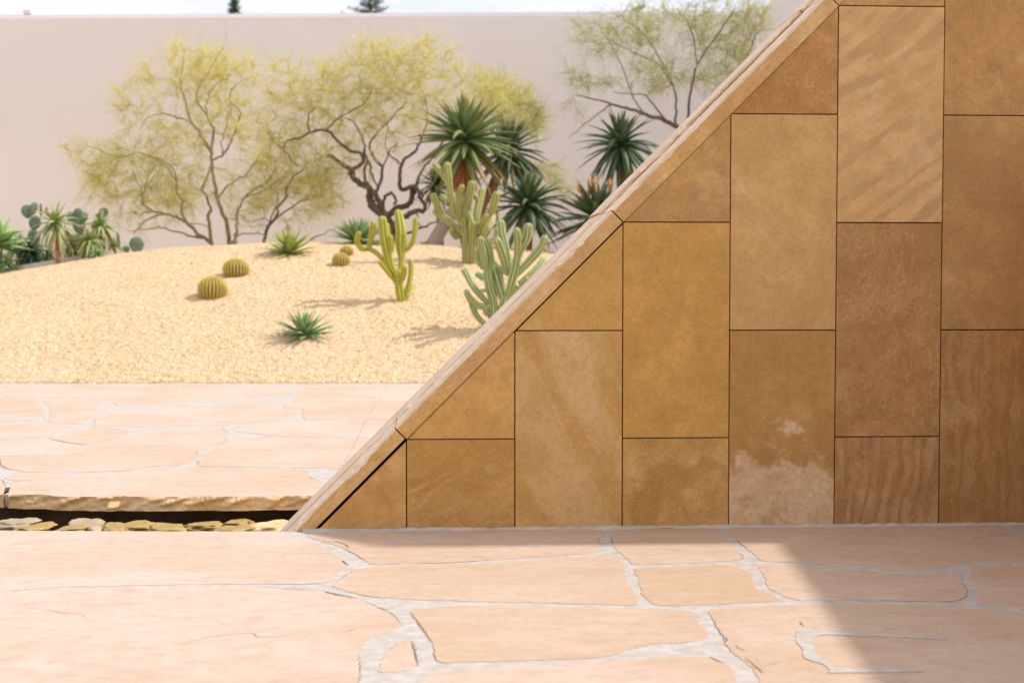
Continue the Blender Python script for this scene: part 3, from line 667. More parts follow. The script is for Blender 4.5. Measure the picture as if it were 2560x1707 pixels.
# coping slabs along the slope: s along, t outward, y in depth
sdir = np.array([1, 0, 1])/math.sqrt(2); tdir = np.array([-1, 0, 1])/math.sqrt(2)
def coping(s0, s1, y0, y1, th, off, seed, mat, rough=.006, lo_gap=0):
    mb = MB(); ns = max(2, int((s1-s0)/.012)); base = np.array([0, 0, Z0])
    prof_ = [(0, lo_gap), (0, lo_gap+(th-lo_gap)*.5), (0, th*.86), (.006, th), (.05, th), (.5*(y1-y0), th), (y1-y0-.02, th), (y1-y0, th*.9), (y1-y0, lo_gap)]
    V = []; m_ = len(prof_)
    for i in range(ns+1):
        s = s0+(s1-s0)*i/ns
        for k_, (dy, t) in enumerate(prof_):
            n1 = mnoise.noise(Vector((s*5, seed, k_*.2))); n2 = mnoise.noise(Vector((s*22, seed, k_*.5))); n3 = mnoise.noise(Vector((s*55, seed, k_)))
            if k_ in (2, 3): t2 = t-max(0, (n1*1.4+n2*.8+n3*.3)-.1)*rough*1.6; dy2 = dy+max(0, n2+.2)*rough*.5*(k_ == 3)
            elif k_ in (4, 5, 6): t2 = t+(n1+n2*.6)*rough*.35; dy2 = dy+n2*.01
            else: t2 = t; dy2 = dy
            p = base+sdir*s+tdir*(off+t2); V.append((p[0], y0+dy2, p[2]))
    Fc = [(i*m_+k_, i*m_+k_+1, (i+1)*m_+k_+1, (i+1)*m_+k_)[::-1] for i in range(ns) for k_ in range(m_-1)]
    Fc += [(i*m_+m_-1, i*m_, (i+1)*m_, (i+1)*m_+m_-1)[::-1] for i in range(ns)]
    Fc += [tuple(range(m_)), tuple(range(ns*m_+m_-1, ns*m_-1, -1))]
    mb.add(V, Fc)
    o = mb.build('coping_slab', mat, wall, smooth=False); o.data.materials.append(M['cleft_lit'])
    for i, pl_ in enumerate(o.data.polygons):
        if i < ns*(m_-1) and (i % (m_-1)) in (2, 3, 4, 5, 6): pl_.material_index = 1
    return o
cm = [sandstone('coping_stone', (.54,.34,.14), (.64,.44,.21), 21+i, flakes=.15, stripes=(45, 6, .15, (.66,.47,.25)), light=(.8, .62, .42)) for i in range(3)]
rt2 = math.sqrt(2); smax = (TOPZ-Z0)*rt2
ss = [-.94*rt2, 0, 2*U*rt2, 4*U*rt2, smax+CT*.41]
for i in range(4):
    a0, a1 = ss[i]+.004, ss[i+1]-.004
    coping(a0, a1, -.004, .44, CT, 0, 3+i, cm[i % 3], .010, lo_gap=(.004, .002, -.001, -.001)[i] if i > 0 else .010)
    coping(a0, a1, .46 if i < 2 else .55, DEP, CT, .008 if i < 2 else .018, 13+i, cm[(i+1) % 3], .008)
# level coping on top
for i in range(4):
    x0 = TOPZ-Z0+i*1.22+.01-CT*.41*0; x1 = x0+1.214
    mb = MB(); poly = [(x0, TOPZ), (x1, TOPZ), (x1, HT), (x0-(CT*.41 if i == 0 else 0)*0, HT)]
    prism(mb, poly, -.004, DEP); mb.build('coping_slab', cm[i % 3], wall, smooth=False, bevel=.003)
# back cladding and mortar fillet
mb = MB(); prism(mb, [(-.3-Z0, -.3), (XE, -.3), (XE, TOPZ-.02), (TOPZ-.02-Z0+.02, TOPZ-.02)], DEP-.018, DEP-.004)
mb.build('back_panel', sandstone('back_panel', B1, T2, 40), wall, smooth=False)
mb = MB(); xs_ = np.linspace(-.58, XE, 500); V = []
for x in xs_:
    q = .5+.5*mnoise.noise(Vector((x*3, 0, 0))); q2 = mnoise.noise(Vector((x*20, 1, 0)))
    V += [(x, -.0020, .006+.010*q2+.010*q), (x, -.012-.012*q, .008), (x, -.030-.035*q+.012*q2, -.006)]
mb.add(V, [(3*i+k_, 3*i+k_+1, 3*i+k_+4, 3*i+k_+3) for i in range(len(xs_)-1) for k_ in range(2)])
mb.build('mortar_fillet', M['mortar_dark'], wall)
# unseen wing added at the right, shaped to cast the paving's shadow edge
wing = empty('unseen_side_wall', (3.83, -.1, 0), 'unseen brown sandstone wall at the right, added to shade the paving', 'wall')
mb = MB(); A_ = np.array([3.83, -.06]); Bv = np.array([3.07, -6.4]); nrm = np.array([1, .0])*.5
V = [(*A_, 0), (*Bv, 0), (*(Bv+nrm), 0), (*(A_+nrm), 0), (*A_, 2.12), (*Bv, 2.12), (*(Bv+nrm), 2.12), (*(A_+nrm), 2.12)]
mb.add(V, [(0, 4, 5, 1), (1, 5, 6, 2), (2, 6, 7, 3), (3, 7, 4, 0), (4, 7, 6, 5)])
mb.build('panel', sandstone('wing_stone', B1, B2, 51, flakes=.5), wing, smooth=False)
# ============================================================ ROCKS IN THE RILL
def rock(cx, cy, cz, sx, sy, sz, seed, mat, label):
    bm = bmesh.new(); bmesh.ops.create_icosphere(bm, subdivisions=4, radius=1)
    for v in bm.verts:
        p = v.co.copy(); k_ = 1+.38*mnoise.noise(p*1.3+Vector((seed, 0, 0)))+.12*mnoise.noise(p*2.6+Vector((seed, 7, 0)))+.07*mnoise.noise(p*4+Vector((seed, 5, 0)))
        q = Vector((max(-.82, min(.82, p.x)), max(-.8, min(.8, p.y)), max(-.6, min(.62+.1*mnoise.noise(p*2+Vector((seed, 2, 2))), p.z))))
        v.co = Vector((q.x*sx*1.15, q.y*sy*1.15, q.z*sz*1.4))*k_
    me = bpy.data.meshes.new('rock'); bm.to_mesh(me); bm.free(); me.materials.append(mat)
    me.polygons.foreach_set('use_smooth', [True]*len(me.polygons))
    o = bpy.data.objects.new('rock', me); COL.objects.link(o); o.location = (cx, cy, cz); o.rotation_euler = (rs.uniform(-.08, .08), rs.uniform(-.08, .08), rs.uniform(-.4, .4))
    tag(o, label, 'rock', 'flat stones lying in the water channel')
def rk(dx, dy, wpx, hpx, seed, mat, label, back=1.0):
    sx, sy = D(dx, dy); r = ray(sx, sy); t = (back-CAM[1])/r[1]; p = CAM+r*t; s = t/3267
    rock(p[0], p[1], p[2], wpx*s/2, .14, hpx*s/2*.85, seed, mat, label)
rk(36, 1204, 88, 22, 1, M['rockpale'], 'pale white-topped stone at the left end of the water channel')
rk(78, 1212, 70, 14, 2, M['rock'], 'thin yellow stone beside the white-topped one in the channel', .85)
rk(200, 1207, 78, 20, 3, M['rockpale'], 'humped stone with a whitish peak, second from the left in the channel')
rk(165, 1214, 60, 10, 4, M['rock'], 'low orange-brown stone in front of the humped whitish stone', .8)
rk(262, 1213, 46, 12, 5, M['rock'], 'small golden stone right of the humped whitish stone', .9)
rk(310, 1211, 92, 20, 6, M['rock'], 'long flat yellow stone in the middle of the channel')
rk(385, 1213, 80, 14, 7, M['rock'], 'yellow stone tucked against the long flat one', .9)
rk(465, 1208, 80, 18, 8, M['rock'], 'mossy brown-yellow stone right of the channel centre', 1.1)
rk(545, 1203, 62, 20, 9, M['rock'], 'rounded stone with a pale top near the wall', 1.15)
rk(540, 1215, 70, 10, 10, M['rock'], 'thin stone lying in front of the rounded pale-topped stone', .8)
rk(620, 1212, 100, 26, 12, M['edge'], 'tan sandstone slab end beside the foot of the sloping wall', 1.05)
for i in range(16): pass
mb = MB(); rr = random.Random(8)
for i in range(900):                                     # small gravel on the bed
    x = rr.uniform(-6, .2); y = rr.uniform(.3, 1.6); s_ = rr.uniform(.012, .04)
    V = [(x+s_*rr.uniform(.7, 1.2)*math.cos(k_*1.256), y+s_*rr.uniform(.6, 1)*math.sin(k_*1.256), -.40) for k_ in range(5)]+[(x+rr.uniform(-.2, .2)*s_, y, -.40+s_*rr.uniform(.6, 1.2))]
    mb.add(V, [(k_, (k_+1) % 5, 5) for k_ in range(5)])
tag(mb.build('channel_pebbles', M['rock'], smooth=False), 'small pebbles on the bed of the water channel', 'pebbles', kind='stuff')
# ============================================================ BACK WALL AND BEYOND
DW = 42.0
def at(dx, dy, d): return P(*D(dx, dy), d)
bw = empty('garden_wall', tuple(G(*D(1176, 1500))*0+np.array([*(CAM[:2]+FH[:2]*DW), 0])), 'long tall plain pale plaster wall behind the desert garden', 'wall')
def wallbox(mb, p, q, z0, z1, th):
    p = np.array(p); q = np.array(q); t = (q-p)/np.linalg.norm(q-p); n = np.array([-t[1], t[0]])*th
    V = [(*p, z0), (*q, z0), (*(q+n), z0), (*(p+n), z0), (*p, z1), (*q, z1), (*(q+n), z1), (*(p+n), z1)]
    mb.add(V, [(0, 1, 5, 4), (1, 2, 6, 5), (2, 3, 7, 6), (3, 0, 4, 7), (4, 5, 6, 7)])
pl = at(-900, 38, DW+.9)[:2]; pm = at(519, 31, DW+.3)[:2]; pr = at(1742, 30, DW)[:2]; ztop = at(519, 31, DW+.3)[2]
for (p_, q_) in ((pl, pm), (pm, pr)):
    t_ = (q_-p_)/np.linalg.norm(q_-p_)
    mb = MB(); wallbox(mb, p_+t_*.01, q_-t_*.01, 0, ztop-.12, .35); mb.build('wall_panel', M['wallpaint'], bw, smooth=False)
mb = MB(); wallbox(mb, pl+np.array([0, -.03]), pr+np.array([0, -.03]), ztop-.12, ztop, .42); mb.build('wall_cap', M['wallcap'], bw, smooth=False)
mb = MB(); wallbox(mb, pm+np.array([-.008, .02]), pm+np.array([.008, .02]), 0, ztop-.13, .2); mb.build('joint', M['wallcap'], bw, smooth=False)
rw = empty('return_wall', (*pr, 0), 'pale plaster side wall meeting the garden wall behind the sloping edge', 'wall')
pe = pr+(np.array(at(1840, 0, 38.0)[:2])-pr)*3.0
mb = MB(); wallbox(mb, pe, pr+(pr-pe)/np.linalg.norm(pr-pe)*-.02, 0, ztop-.02, -.35)
mb.build('wall_panel', M['wallpaint'], rw, smooth=False)
# white box light on the wall top
p = at(64, 25, DW+.8)
lb = empty('wall_light', tuple(p), 'small cream box light on top of the garden wall at far left', 'light')
mb = MB(); s_ = DW/3267
def boxat(mb, c0, hx, hy, hz):
    x, y, z = c0; V = [(x+i*hx, y+j*hy, z+k_*hz) for i in (-1, 1) for j in (-1, 1) for k_ in (-1, 1)]
    mb.add(V, [(0, 1, 3, 2), (4, 6, 7, 5), (0, 4, 5, 1), (2, 3, 7, 6), (0, 2, 6, 4), (1, 5, 7, 3)])
boxat(mb, (p[0], p[1], ztop+.13), 10*s_, .12, .055); mb.build('lamp_housing', M['cream'], lb, smooth=False, bevel=.01)
mb = MB(); boxat(mb, (p[0], p[1], ztop+.04), 6*s_, .06, .04); mb.build('base', M['brass'], lb, smooth=False)
def polelamp(dx, dy, d, w_, h_, label):
    p = at(dx, dy, d); o = empty('pole_light', (p[0], p[1], 0), label, 'light'); mb = MB()
    boxat(mb, p, w_/2, .1, h_/2); mb.build('lamp_housing', M['cream'], o, smooth=False, bevel=.02)
    mb = MB(); tube(mb, [(p[0], p[1], 0), (p[0], p[1], p[2]-h_/2)], .035, 8); mb.build('pole', M['brass'], o)
polelamp(1781, 5, 52, .36, .36, 'beige box lamp on a pole beyond the garden wall at upper right')
p = at(1581, 12, 50); o = empty('antenna', (p[0], p[1], 0), 'thin dark antenna mast rising behind the garden wall', 'antenna'); mb = MB()
tube(mb, [(p[0], p[1], 0), (p[0], p[1], p[2]+.1)], .02, 6); mb.build('mast', M['brass'], o)
mb = MB(); [tube(mb, [(p[0]-.12, p[1], p[2]+h_), (p[0]+.12, p[1], p[2]+h_)], .008, 4) for h_ in (-.05, .02, .08)]; mb.build('crossbar', M['brass'], o)
p = at(1467, 23, DW+.1); o = empty('bird', (p[0], p[1], ztop), 'small dark bird perched on the garden wall', 'bird')
bm_ = MB(); tube(bm_, smoothpath([(p[0]-.22, p[1], ztop+.05), (p[0]-.1, p[1], ztop+.09), (p[0], p[1], ztop+.11), (p[0]+.1, p[1], ztop+.14), (p[0]+.14, p[1], ztop+.19), (p[0]+.2, p[1], ztop+.18)], 3),
     [.008, .02, .03, .04, .055, .06, .065, .065, .06, .05, .042, .04, .04, .035, .02, .006], 8); bm_.build('body', M['pine'], o)
# ============================================================ PLANTS
def rosette(mb, C0, n, length, width, e0, e1, droop, seed, thick=.25, up=(0, 0, 1), lenvar=.15, seg=6, core=.08, curlup=0.0):
    r = random.Random(seed); C0 = np.array(C0, float); up = np.array(up, float); up /= np.linalg.norm(up)
    ax = np.cross(up, [0, 1, 0]); ax = ax/np.linalg.norm(ax) if np.linalg.norm(ax) > .1 else np.array([1.0, 0, 0]); ay = np.cross(up, ax)
    for i in range(n):
        f = (i+.5)/n; phi = i*2.39996+r.uniform(-.25, .25); el = R(e1+(e0-e1)*f**.9)+r.uniform(-.12, .12)
        Ln = length*(1-lenvar*r.random())*(.62+.38*min(1, f*1.8)); W = width*r.uniform(.85, 1.15)
        h = ax*math.cos(phi)+ay*math.sin(phi); side = np.cross(up, h)
        d = h*math.cos(el)+up*math.sin(el)
        p = C0+d*core*length*.5-up*core*length*f*.6
        tw = r.uniform(-.3, .3); V = []; tt = []
        dr = droop*r.uniform(.4, 1.7)*(2.2 if r.random() < .12 else 1); rnd = r.random()
        for k_ in range(seg+1):
            t = k_/seg
            nrm = np.cross(d, side); nrm /= np.linalg.norm(nrm)+1e-9
            sd_ = side*math.cos(tw)+nrm*math.sin(tw); nn = np.cross(d, sd_)
            wd = W*(.75+.9*t-1.0*t*t)*(1-t**2.2)+.002 if t < 1 else .001
            th = wd*thick
            V += [p-sd_*wd*.5, p-nn*th*.1*0+nn*(-th*.25), p+sd_*wd*.5, p+nn*th*1.0]
            tt += [t]*4
            el2 = d-up*dr*(1.0/seg)*(1-curlup*t*2)
            d = el2/np.linalg.norm(el2); p = p+d*Ln/seg
        Fc = []
        for k_ in range(seg):
            for q in range(4): Fc.append((k_*4+q, k_*4+(q+1) % 4, (k_+1)*4+(q+1) % 4, (k_+1)*4+q))
        Fc.append((seg*4, seg*4+1, seg*4+2, seg*4+3))
        if f > .8 and r.random() < .45: tt = [min(1, .82+q_*.2) for q_ in tt]
        mb.add(V, Fc, t=tt, rnd=rnd)
def gpt(dx, dy): p, t = mhit(*D(dx, dy)); return p, t
def agave(dx, dy, hpx, n, width, e0, e1, droop, mat, label, cat, seed, name='agave', rise=.1):
    p, t = gpt(dx, dy); s = t/3267; hpx *= 1.38; rise *= .5; o = empty(name, tuple(p), label, cat)
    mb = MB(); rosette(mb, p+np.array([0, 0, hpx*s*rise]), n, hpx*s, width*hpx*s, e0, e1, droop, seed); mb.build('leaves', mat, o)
    mb = MB(); tube(mb, [p-[0, 0, .05], p+[0, 0, hpx*s*.15]], [hpx*s*.12, hpx*s*.08], 10); mb.build('stem', M['barkpale'], o)
agave(700, 773, 64, 42, .17, 2, 80, .25, M['agave'], 'small blue-green agave alone on the open gravel slope', 'agave', 3)
agave(664, 586, 62, 46, .15, 4, 82, .2, M['agave_yellow'], 'yellow-edged agave on the mound crest in front of the fine-leaved tree', 'agave', 5)
agave(822, 560, 66, 60, .15, -5, 80, .25, M['agave'], 'dense green agave behind the columnar cactus', 'agave', 7)
# ---- barrel cacti
def barrel(dx, dy, wpx, hpx, label, seed, nr=24):
    p, t = gpt(dx, dy); s = t/3267; Rr = wpx*s/2; H_ = hpx*s*.95; o = empty('barrel_cactus', tuple(p), label, 'cactus', 'golden barrel cacti on the gravel')
    mb = MB(); nu = nr*6; nv = 22; V = []; rb = []; tt = []
    for j in range(nv+1):
        a_ = math.pi*(j/nv)*.92; 
        for i in range(nu):
            u_ = 2*math.pi*i/nu; ridge = (.5+.5*math.cos(nr*u_))**.8
            rr_ = math.sin(a_)**.85*(1-.10*(1-ridge)); z = H_*.36+H_*.66*math.cos(a_) - (H_*.05 if a_ < .25 else 0)
            V.append((p[0]+Rr*rr_*math.cos(u_), p[1]+Rr*rr_*math.sin(u_), p[2]+z)); rb.append(ridge); tt.append(j/nv)
    Fc = [(j*nu+i, j*nu+(i+1) % nu, (j+1)*nu+(i+1) % nu, (j+1)*nu+i)[::-1] for j in range(nv) for i in range(nu)]
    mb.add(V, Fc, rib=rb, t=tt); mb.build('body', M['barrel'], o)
    mb = MB(); r = random.Random(seed)
    for q in range(nr):
        for j in range(1, 15):
            a_ = math.pi*.92*j/19; u_ = 2*math.pi*q/nr; c_ = np.array([math.sin(a_)**.85*math.cos(u_), math.sin(a_)**.85*math.sin(u_), 0])
            b0 = p+c_*Rr*1.0+np.array([0, 0, H_*.36+H_*.66*math.cos(a_)])
            for k_ in range(6):
                d = c_+np.array([r.uniform(-.8, .8), r.uniform(-.8, .8), r.uniform(-.2, 1.0)]); d /= np.linalg.norm(d); e = np.cross(d, [0, 0, 1.0]); e /= np.linalg.norm(e)+1e-9
                Ls = Rr*.16; mb.add([b0-e*.004, b0+e*.004, b0+d*Ls], [(0, 1, 2)])
    mb.build('spines', M['spine'], o)
barrel(488, 681, 68, 46, 'golden barrel cactus nearest the viewer, lower left of the pair', 1)
barrel(542, 632, 61, 38, 'browner barrel cactus behind the nearest one', 2)
barrel(783, 608, 41, 27, 'small yellow barrel cactus in front of its smaller neighbour', 3, 18)
barrel(796, 584, 32, 19, 'smallest yellow barrel cactus on the mound crest', 4, 16)
# ---- columnar cacti
def ribtube(mb, pts, hw, ribs=6, nper=6, depth=.18):
    pts = smoothpath(pts, 5); m_ = len(pts); n_ = ribs*nper
    L_ = [0]
    for i in range(1, m_): L_.append(L_[-1]+np.linalg.norm(pts[i]-pts[i-1]))
    tot = L_[-1]
    # rounded tip
    tipd = pts[-1]-pts[-2]; tipd /= np.linalg.norm(tipd)
    rad = []
    for i in range(m_):
        f = L_[i]/tot; base = hw(f) if callable(hw) else hw*(.72+.28*min(1, f*3.0))
        base *= 1+.05*math.sin(f*tot*9+hw_seed[0])
        rad.append(base)
    endr = rad[-1]; ext = []
    for q in (.35, .65, .85, .96, 1.0):
        ext.append((pts[-1]+tipd*endr*1.1*q, endr*math.sqrt(max(.004, 1-q*q))))
    P_ = pts+[e[0] for e in ext]; rad = rad+[e[1] for e in ext]; m_ = len(P_)
    T = [P_[min(i+1, m_-1)]-P_[max(i-1, 0)] for i in range(m_)]; T = [t/(np.linalg.norm(t)+1e-9) for t in T]
    a_ = np.array([.3, .9, .1]); u = np.cross(T[0], a_); u /= np.linalg.norm(u); V = []; rb = []; tt = []
    for i in range(m_):
        u = u-T[i]*(u@T[i]); u /= np.linalg.norm(u); v = np.cross(T[i], u)
        for k_ in range(n_):
            an = 2*math.pi*k_/n_; rg = .5+.5*math.cos(ribs*an); q = rad[i]*(1.06-depth*1.6*(1-rg**.7))
            V.append(P_[i]+(u*math.cos(an)+v*math.sin(an))*q); rb.append(rg); tt.append(i/m_)
    Fc = [(i*n_+k_, i*n_+(k_+1) % n_, (i+1)*n_+(k_+1) % n_, (i+1)*n_+k_) for i in range(m_-1) for k_ in range(n_)]+[tuple(range((m_-1)*n_, m_*n_))]
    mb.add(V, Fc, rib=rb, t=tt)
hw_seed = [0]
def cactus(basepx, arms, mat, label, cat, seed, z=lambda x, y: (850+x/3.483, 400+y/3.483)):
    p, t = mhit(*z(*basepx)); r = random.Random(seed); s = t/F
    o = empty('columnar_cactus', tuple(p), label, cat)
    placed = []
    for k_, (pts, hw) in enumerate(arms):
        # start depth: that of the nearest placed point, so arms stay attached
        def near(q):
            best = min(placed, key=lambda e: (e[0]-q[0])**2+(e[1]-q[1])**2) if placed else None
            return best[2] if best and math.hypot(best[0]-q[0], best[1]-q[1]) < 120 else 0
        d0 = near(pts[0]); dd = r.uniform(-.35, .35) if k_ else 0
        W = []
        for i, q in enumerate(pts):
            f = i/(len(pts)-1); dep = d0+dd*f; placed.append((q[0], q[1], dep))
            W.append(P(*z(*q), t+dep))
        if k_ == 0 or math.hypot(pts[0][0]-basepx[0], pts[0][1]-basepx[1]) < 60: W[0] = W[0]-np.array([0, 0, .06])
        hw_seed[0] = r.uniform(0, 6); mb = MB()
        h3 = hw/3.483*s*1.1
        if label.startswith('yellow') and k_ == 1: fn = lambda f, h3=h3: h3*(.45+.55*min(1, max(0, (f-.25)/.3)))*(1-.35*max(0, f-.6)/.4)
        else: fn = h3*1.0
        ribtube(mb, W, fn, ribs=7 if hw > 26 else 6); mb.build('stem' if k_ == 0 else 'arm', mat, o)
cactus((545, 1232), [
 ([(540,1235),(515,1100),(495,980)], 36), ([(525,1010),(535,850),(530,750),(530,620),(508,470)], 50), ([(495,1000),(440,930),(405,780),(385,680),(368,530)], 37),
 ([(575,790),(620,740),(648,650),(658,520)], 20), ([(480,1060),(400,930),(340,830),(262,775)], 20), ([(262,775),(190,770),(150,710),(162,645)], 22),
 ([(250,765),(275,660),(290,560)], 25), ([(470,1050),(400,960),(348,895)], 17), ([(560,1210),(600,1080),(618,980),(617,890)], 22),
 ([(590,1190),(625,1130),(635,1100)], 15), ([(520,1060),(552,1000),(560,940)], 25), ([(440,800),(415,660),(405,575)], 24), ([(450,800),(442,680)], 24)],
 M['cac_y'], 'yellow-green columnar cactus standing alone on the gravel with a bent arm at left', 'cactus', 1)
cactus((1120, 895), [
 ([(1115,900),(1110,780),(1100,660),(1090,560)], 34), ([(1090,890),(1090,780),(1065,660),(1055,590)], 30), ([(1145,890),(1152,760),(1160,640),(1165,570)], 31),
 ([(1085,650),(980,560),(900,500),(835,455)], 27), ([(900,490),(850,400),(812,320)], 27), ([(1030,640),(980,600)], 24), ([(1015,680),(985,640),(975,610)], 26),
 ([(1070,570),(990,450),(980,380),(960,300),(948,180),(932,50)], 28), ([(945,390),(905,330),(888,320)], 24), ([(940,200),(890,120),(830,50)], 26),
 ([(1060,510),(1035,420),(1060,350)], 24), ([(1030,390),(1040,300),(1058,240)], 24), ([(1100,570),(1100,460),(1120,360),(1148,215)], 30),
 ([(1180,620),(1190,480),(1210,380),(1238,270)], 30), ([(1215,370),(1190,330),(1155,290)], 24), ([(1200,640),(1260,520),(1325,430),(1358,310)], 30),
 ([(1230,560),(1270,490)], 24), ([(1240,660),(1300,560),(1328,490)], 28), ([(1225,720),(1290,610)], 28), ([(1180,850),(1235,760),(1350,690),(1370,610)], 26),
 ([(1160,560),(1130,480),(1125,450)], 22), ([(1215,600),(1205,560)], 26)],
 M['cac_b'], 'tallest many-armed olive cactus below the tree aloes', 'cactus', 2)
cactus((1360, 1490), [
 ([(1360,1495),(1400,1380),(1440,1230)], 44), ([(1370,1460),(1340,1350),(1335,1240),(1300,1100),(1280,990)], 34), ([(1310,1450),(1250,1420),(1180,1340),(1135,1220)], 24),
 ([(1310,1290),(1200,1265),(1130,1200),(1102,1150)], 26), ([(1290,1250),(1165,1110),(1105,1000),(1083,970)], 27), ([(1285,990),(1250,850),(1222,695)], 27),
 ([(1250,950),(1200,880),(1190,810)], 21), ([(1300,1010),(1310,870),(1292,760),(1272,710)], 28), ([(1460,1000),(1420,850),(1372,715)], 34),
 ([(1465,985),(1375,935),(1328,875)], 27), ([(1430,1240),(1390,1100),(1352,960)], 46), ([(1450,1230),(1490,1080),(1520,960),(1560,800),(1625,680),(1640,590)], 35),
 ([(1470,950),(1440,760),(1412,650),(1400,555)], 31), ([(1535,850),(1550,690),(1540,620)], 30), ([(1540,1000),(1650,880),(1748,770),(1778,690)], 31),
 ([(1560,1070),(1700,960),(1770,870)], 24), ([(1500,1000),(1485,900),(1470,850)], 26), ([(1360,1420),(1325,1380),(1320,1345)], 26), ([(1290,1050),(1235,1020),(1200,1000)], 24),
 ([(1300,1150),(1265,1135),(1232,1136)], 15), ([(1500,1180),(1580,1110),(1620,1040)], 26), ([(1480,1200),(1515,1150),(1520,1110)], 26), ([(1350,1380),(1290,1340),(1265,1300)], 25)],
 M['cac_g'], 'pale green ribbed cactus clump growing right behind the sloping wall edge', 'cactus', 3)
# ---- tree aloes
def treealoe(cx, cy, rpx, depth, mat, label, seed, trunk, tw, n=90, droop=.55, e0=-55, e1=85, wd=.13, skirt=False, bark='barkbrown', flowers=False, extra=None):
    s = depth/3267; C0 = at(cx, cy, depth); rpx *= 1.5; wd *= 1.15
    tb = [at(x, y, depth) for x, y in trunk]; tb[-1][2] = mz(tb[-1])-.1
    o = empty('tree_aloe', (tb[-1][0], tb[-1][1], tb[-1][2]+.1), label, 'tree', 'tree aloes along the mound crest')
    mb = MB(); sp_ = smoothpath([C0]+tb, 5); m_ = len(sp_)
    ra = [tw*s*(.5+.5*(i/(m_-1))**.8)+(tw*s*.9*max(0, i/(m_-1)-.8)*3 if bark == 'barkpale' else 0) for i in range(m_)]
    tube(mb, sp_, ra, 14); mb.build('trunk', M[bark], o)
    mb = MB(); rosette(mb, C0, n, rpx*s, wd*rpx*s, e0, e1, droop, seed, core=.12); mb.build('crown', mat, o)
    if skirt:
        mb = MB(); rosette(mb, C0-np.array([0, 0, rpx*s*.25]), 40, rpx*s*.75, wd*rpx*s*.8, -85, -45, .3, seed+50); mb.build('dead_leaves', M['dryleaf'], o)
    if flowers:
        for (fx, fy) in flowers:
            q = at(fx, fy, depth+.05*((fx*7) % 5-2)); hh = 11*s; mb = MB()
            tube(mb, smoothpath([C0, (C0*.6+q*.4)+np.array([0, 0, -.02]), q-np.array([0, 0, hh*.9])], 4), .008, 6); st = mb.build('flower_stalk', M['barkgreen'], o)
            mb = MB(); tube(mb, [q+np.array([0, 0, hh*k_]) for k_ in (-1, -.7, -.2, .4, .8, 1.05)], [.2*hh, .34*hh, .38*hh, .3*hh, .18*hh, .04*hh], 10); mb.build('flower', M['torch'], o)
treealoe(1170, 345, 76, 32.0, M['aloe'], 'large dark tree aloe crown partly hidden behind the biggest aloe', 11, [(1130,430),(1105,480),(1085,560),(1078,620)], 15, n=78)
treealoe(1068, 318, 102, 30.5, M['aloe_light'], 'biggest tree aloe with orange-tipped green leaves and a dead skirt', 12, [(1075,390),(1068,450),(1030,500),(995,560),(985,580)], 18, n=100, skirt=True, bark='barkpale', droop=.35)
treealoe(1002, 425, 46, 32.0, M['aloe'], 'small tree aloe left of the tall olive cactus', 13, [(1005,480),(1012,540),(1014,575)], 7, n=60)
treealoe(1212, 470, 86, 30.0, M['aloe'], 'dark drooping tree aloe between the two big cacti', 14, [(1210,530),(1208,580),(1206,620)], 14, n=80, wd=.12)
treealoe(1425, 330, 84, 31.0, M['aloe'], 'slender tree aloe standing against the pale wall above the sloping edge', 15, [(1427,390),(1428,450),(1430,640)], 13, n=84, wd=.12, e0=-70)
treealoe(1375, 500, 92, 30.0, M['aloe'], 'spreading tree aloe bearing orange torch flowers', 16, [(1378,560),(1380,640)], 12, n=80, droop=.25, e0=-40,
         flowers=[(1330,430),(1332,425),(1338,447),(1352,441),(1353,420),(1366,418),(1368,438),(1401,421),(1401,447),(1404,432)])
# ---- left plant group
treealoe(0, 0, 1, 30, M['aloe'], 'x', 1, [(0, 0), (0, 0)], 1) if False else None
def krantz(cx, cy, rpx, base, tw, label, seed, dz=0.0, n=46, e0=-60, mat='krantz', droop=.9, bark='barkbrown', name='aloe'):
    p, t = mhit(*D(*base)); 
    if p is None: t = 30.2; p = at(base[0], base[1], t)
    t += dz; s = t/3267; rpx *= 1.4; C0 = at(cx, cy, t); B0 = at(base[0], base[1], t)
    o = empty(name, tuple(B0), label, 'aloe')
    mb = MB(); tube(mb, smoothpath([C0, (C0+B0)/2+np.array([.03, 0, 0]), B0-[0, 0, .1]], 5), [tw*s*(.6+.06*i) for i in range(11)], 10); mb.build('stem', M[bark], o)
    mb = MB(); rosette(mb, C0, n, rpx*s, .14*rpx*s, e0, 85, droop, seed, core=.1); mb.build('leaves', M[mat], o)
krantz(127, 512, 60, (133, 606), 5, 'tallest stalked aloe with pink-tipped leaves in the left plant group', 21)
krantz(206, 552, 44, (192, 596), 5, 'pale green stalked aloe right of the tallest one in the left group', 22, -.1)
krantz(232, 520, 46, (236, 588), 5, 'stalked aloe with reddish drooping leaves at the right of the left group', 23, .3)
krantz(262, 566, 30, (258, 585), 4, 'low pale aloe at the right end of the left plant group', 24, .3, n=34, e0=-10)
krantz(70, 575, 44, (66, 614), 5, 'dark drooping aloe left of the tallest stalk', 25, .2, n=70, e0=-80, mat='shrub', droop=1.3)
krantz(165, 560, 38, (168, 600), 5, 'dark bushy aloe between the two stalked aloes', 26, .5, n=60, e0=-70, mat='krantz', droop=1.2)
krantz(110, 585, 36, (108, 608), 4, 'low greyish aloe under the tallest stalk', 27, .4, n=50, e0=-60, mat='agave', droop=1.2)
krantz(222, 585, 26, (222, 594), 3, 'low green aloe at the foot of the reddish one', 28, .1, n=34, e0=-10, mat='agave')
krantz(18, 606, 34, (20, 622), 4, 'bright low green succulent at the bottom left corner of the bed', 29, -.1, n=50, e0=-20, mat='atten', droop=.6)
krantz(44, 566, 40, (40, 618), 8, 'blue-grey spiky aloe behind the foxtail agave', 30, .9, n=50, e0=-40, mat='agave', droop=.8)
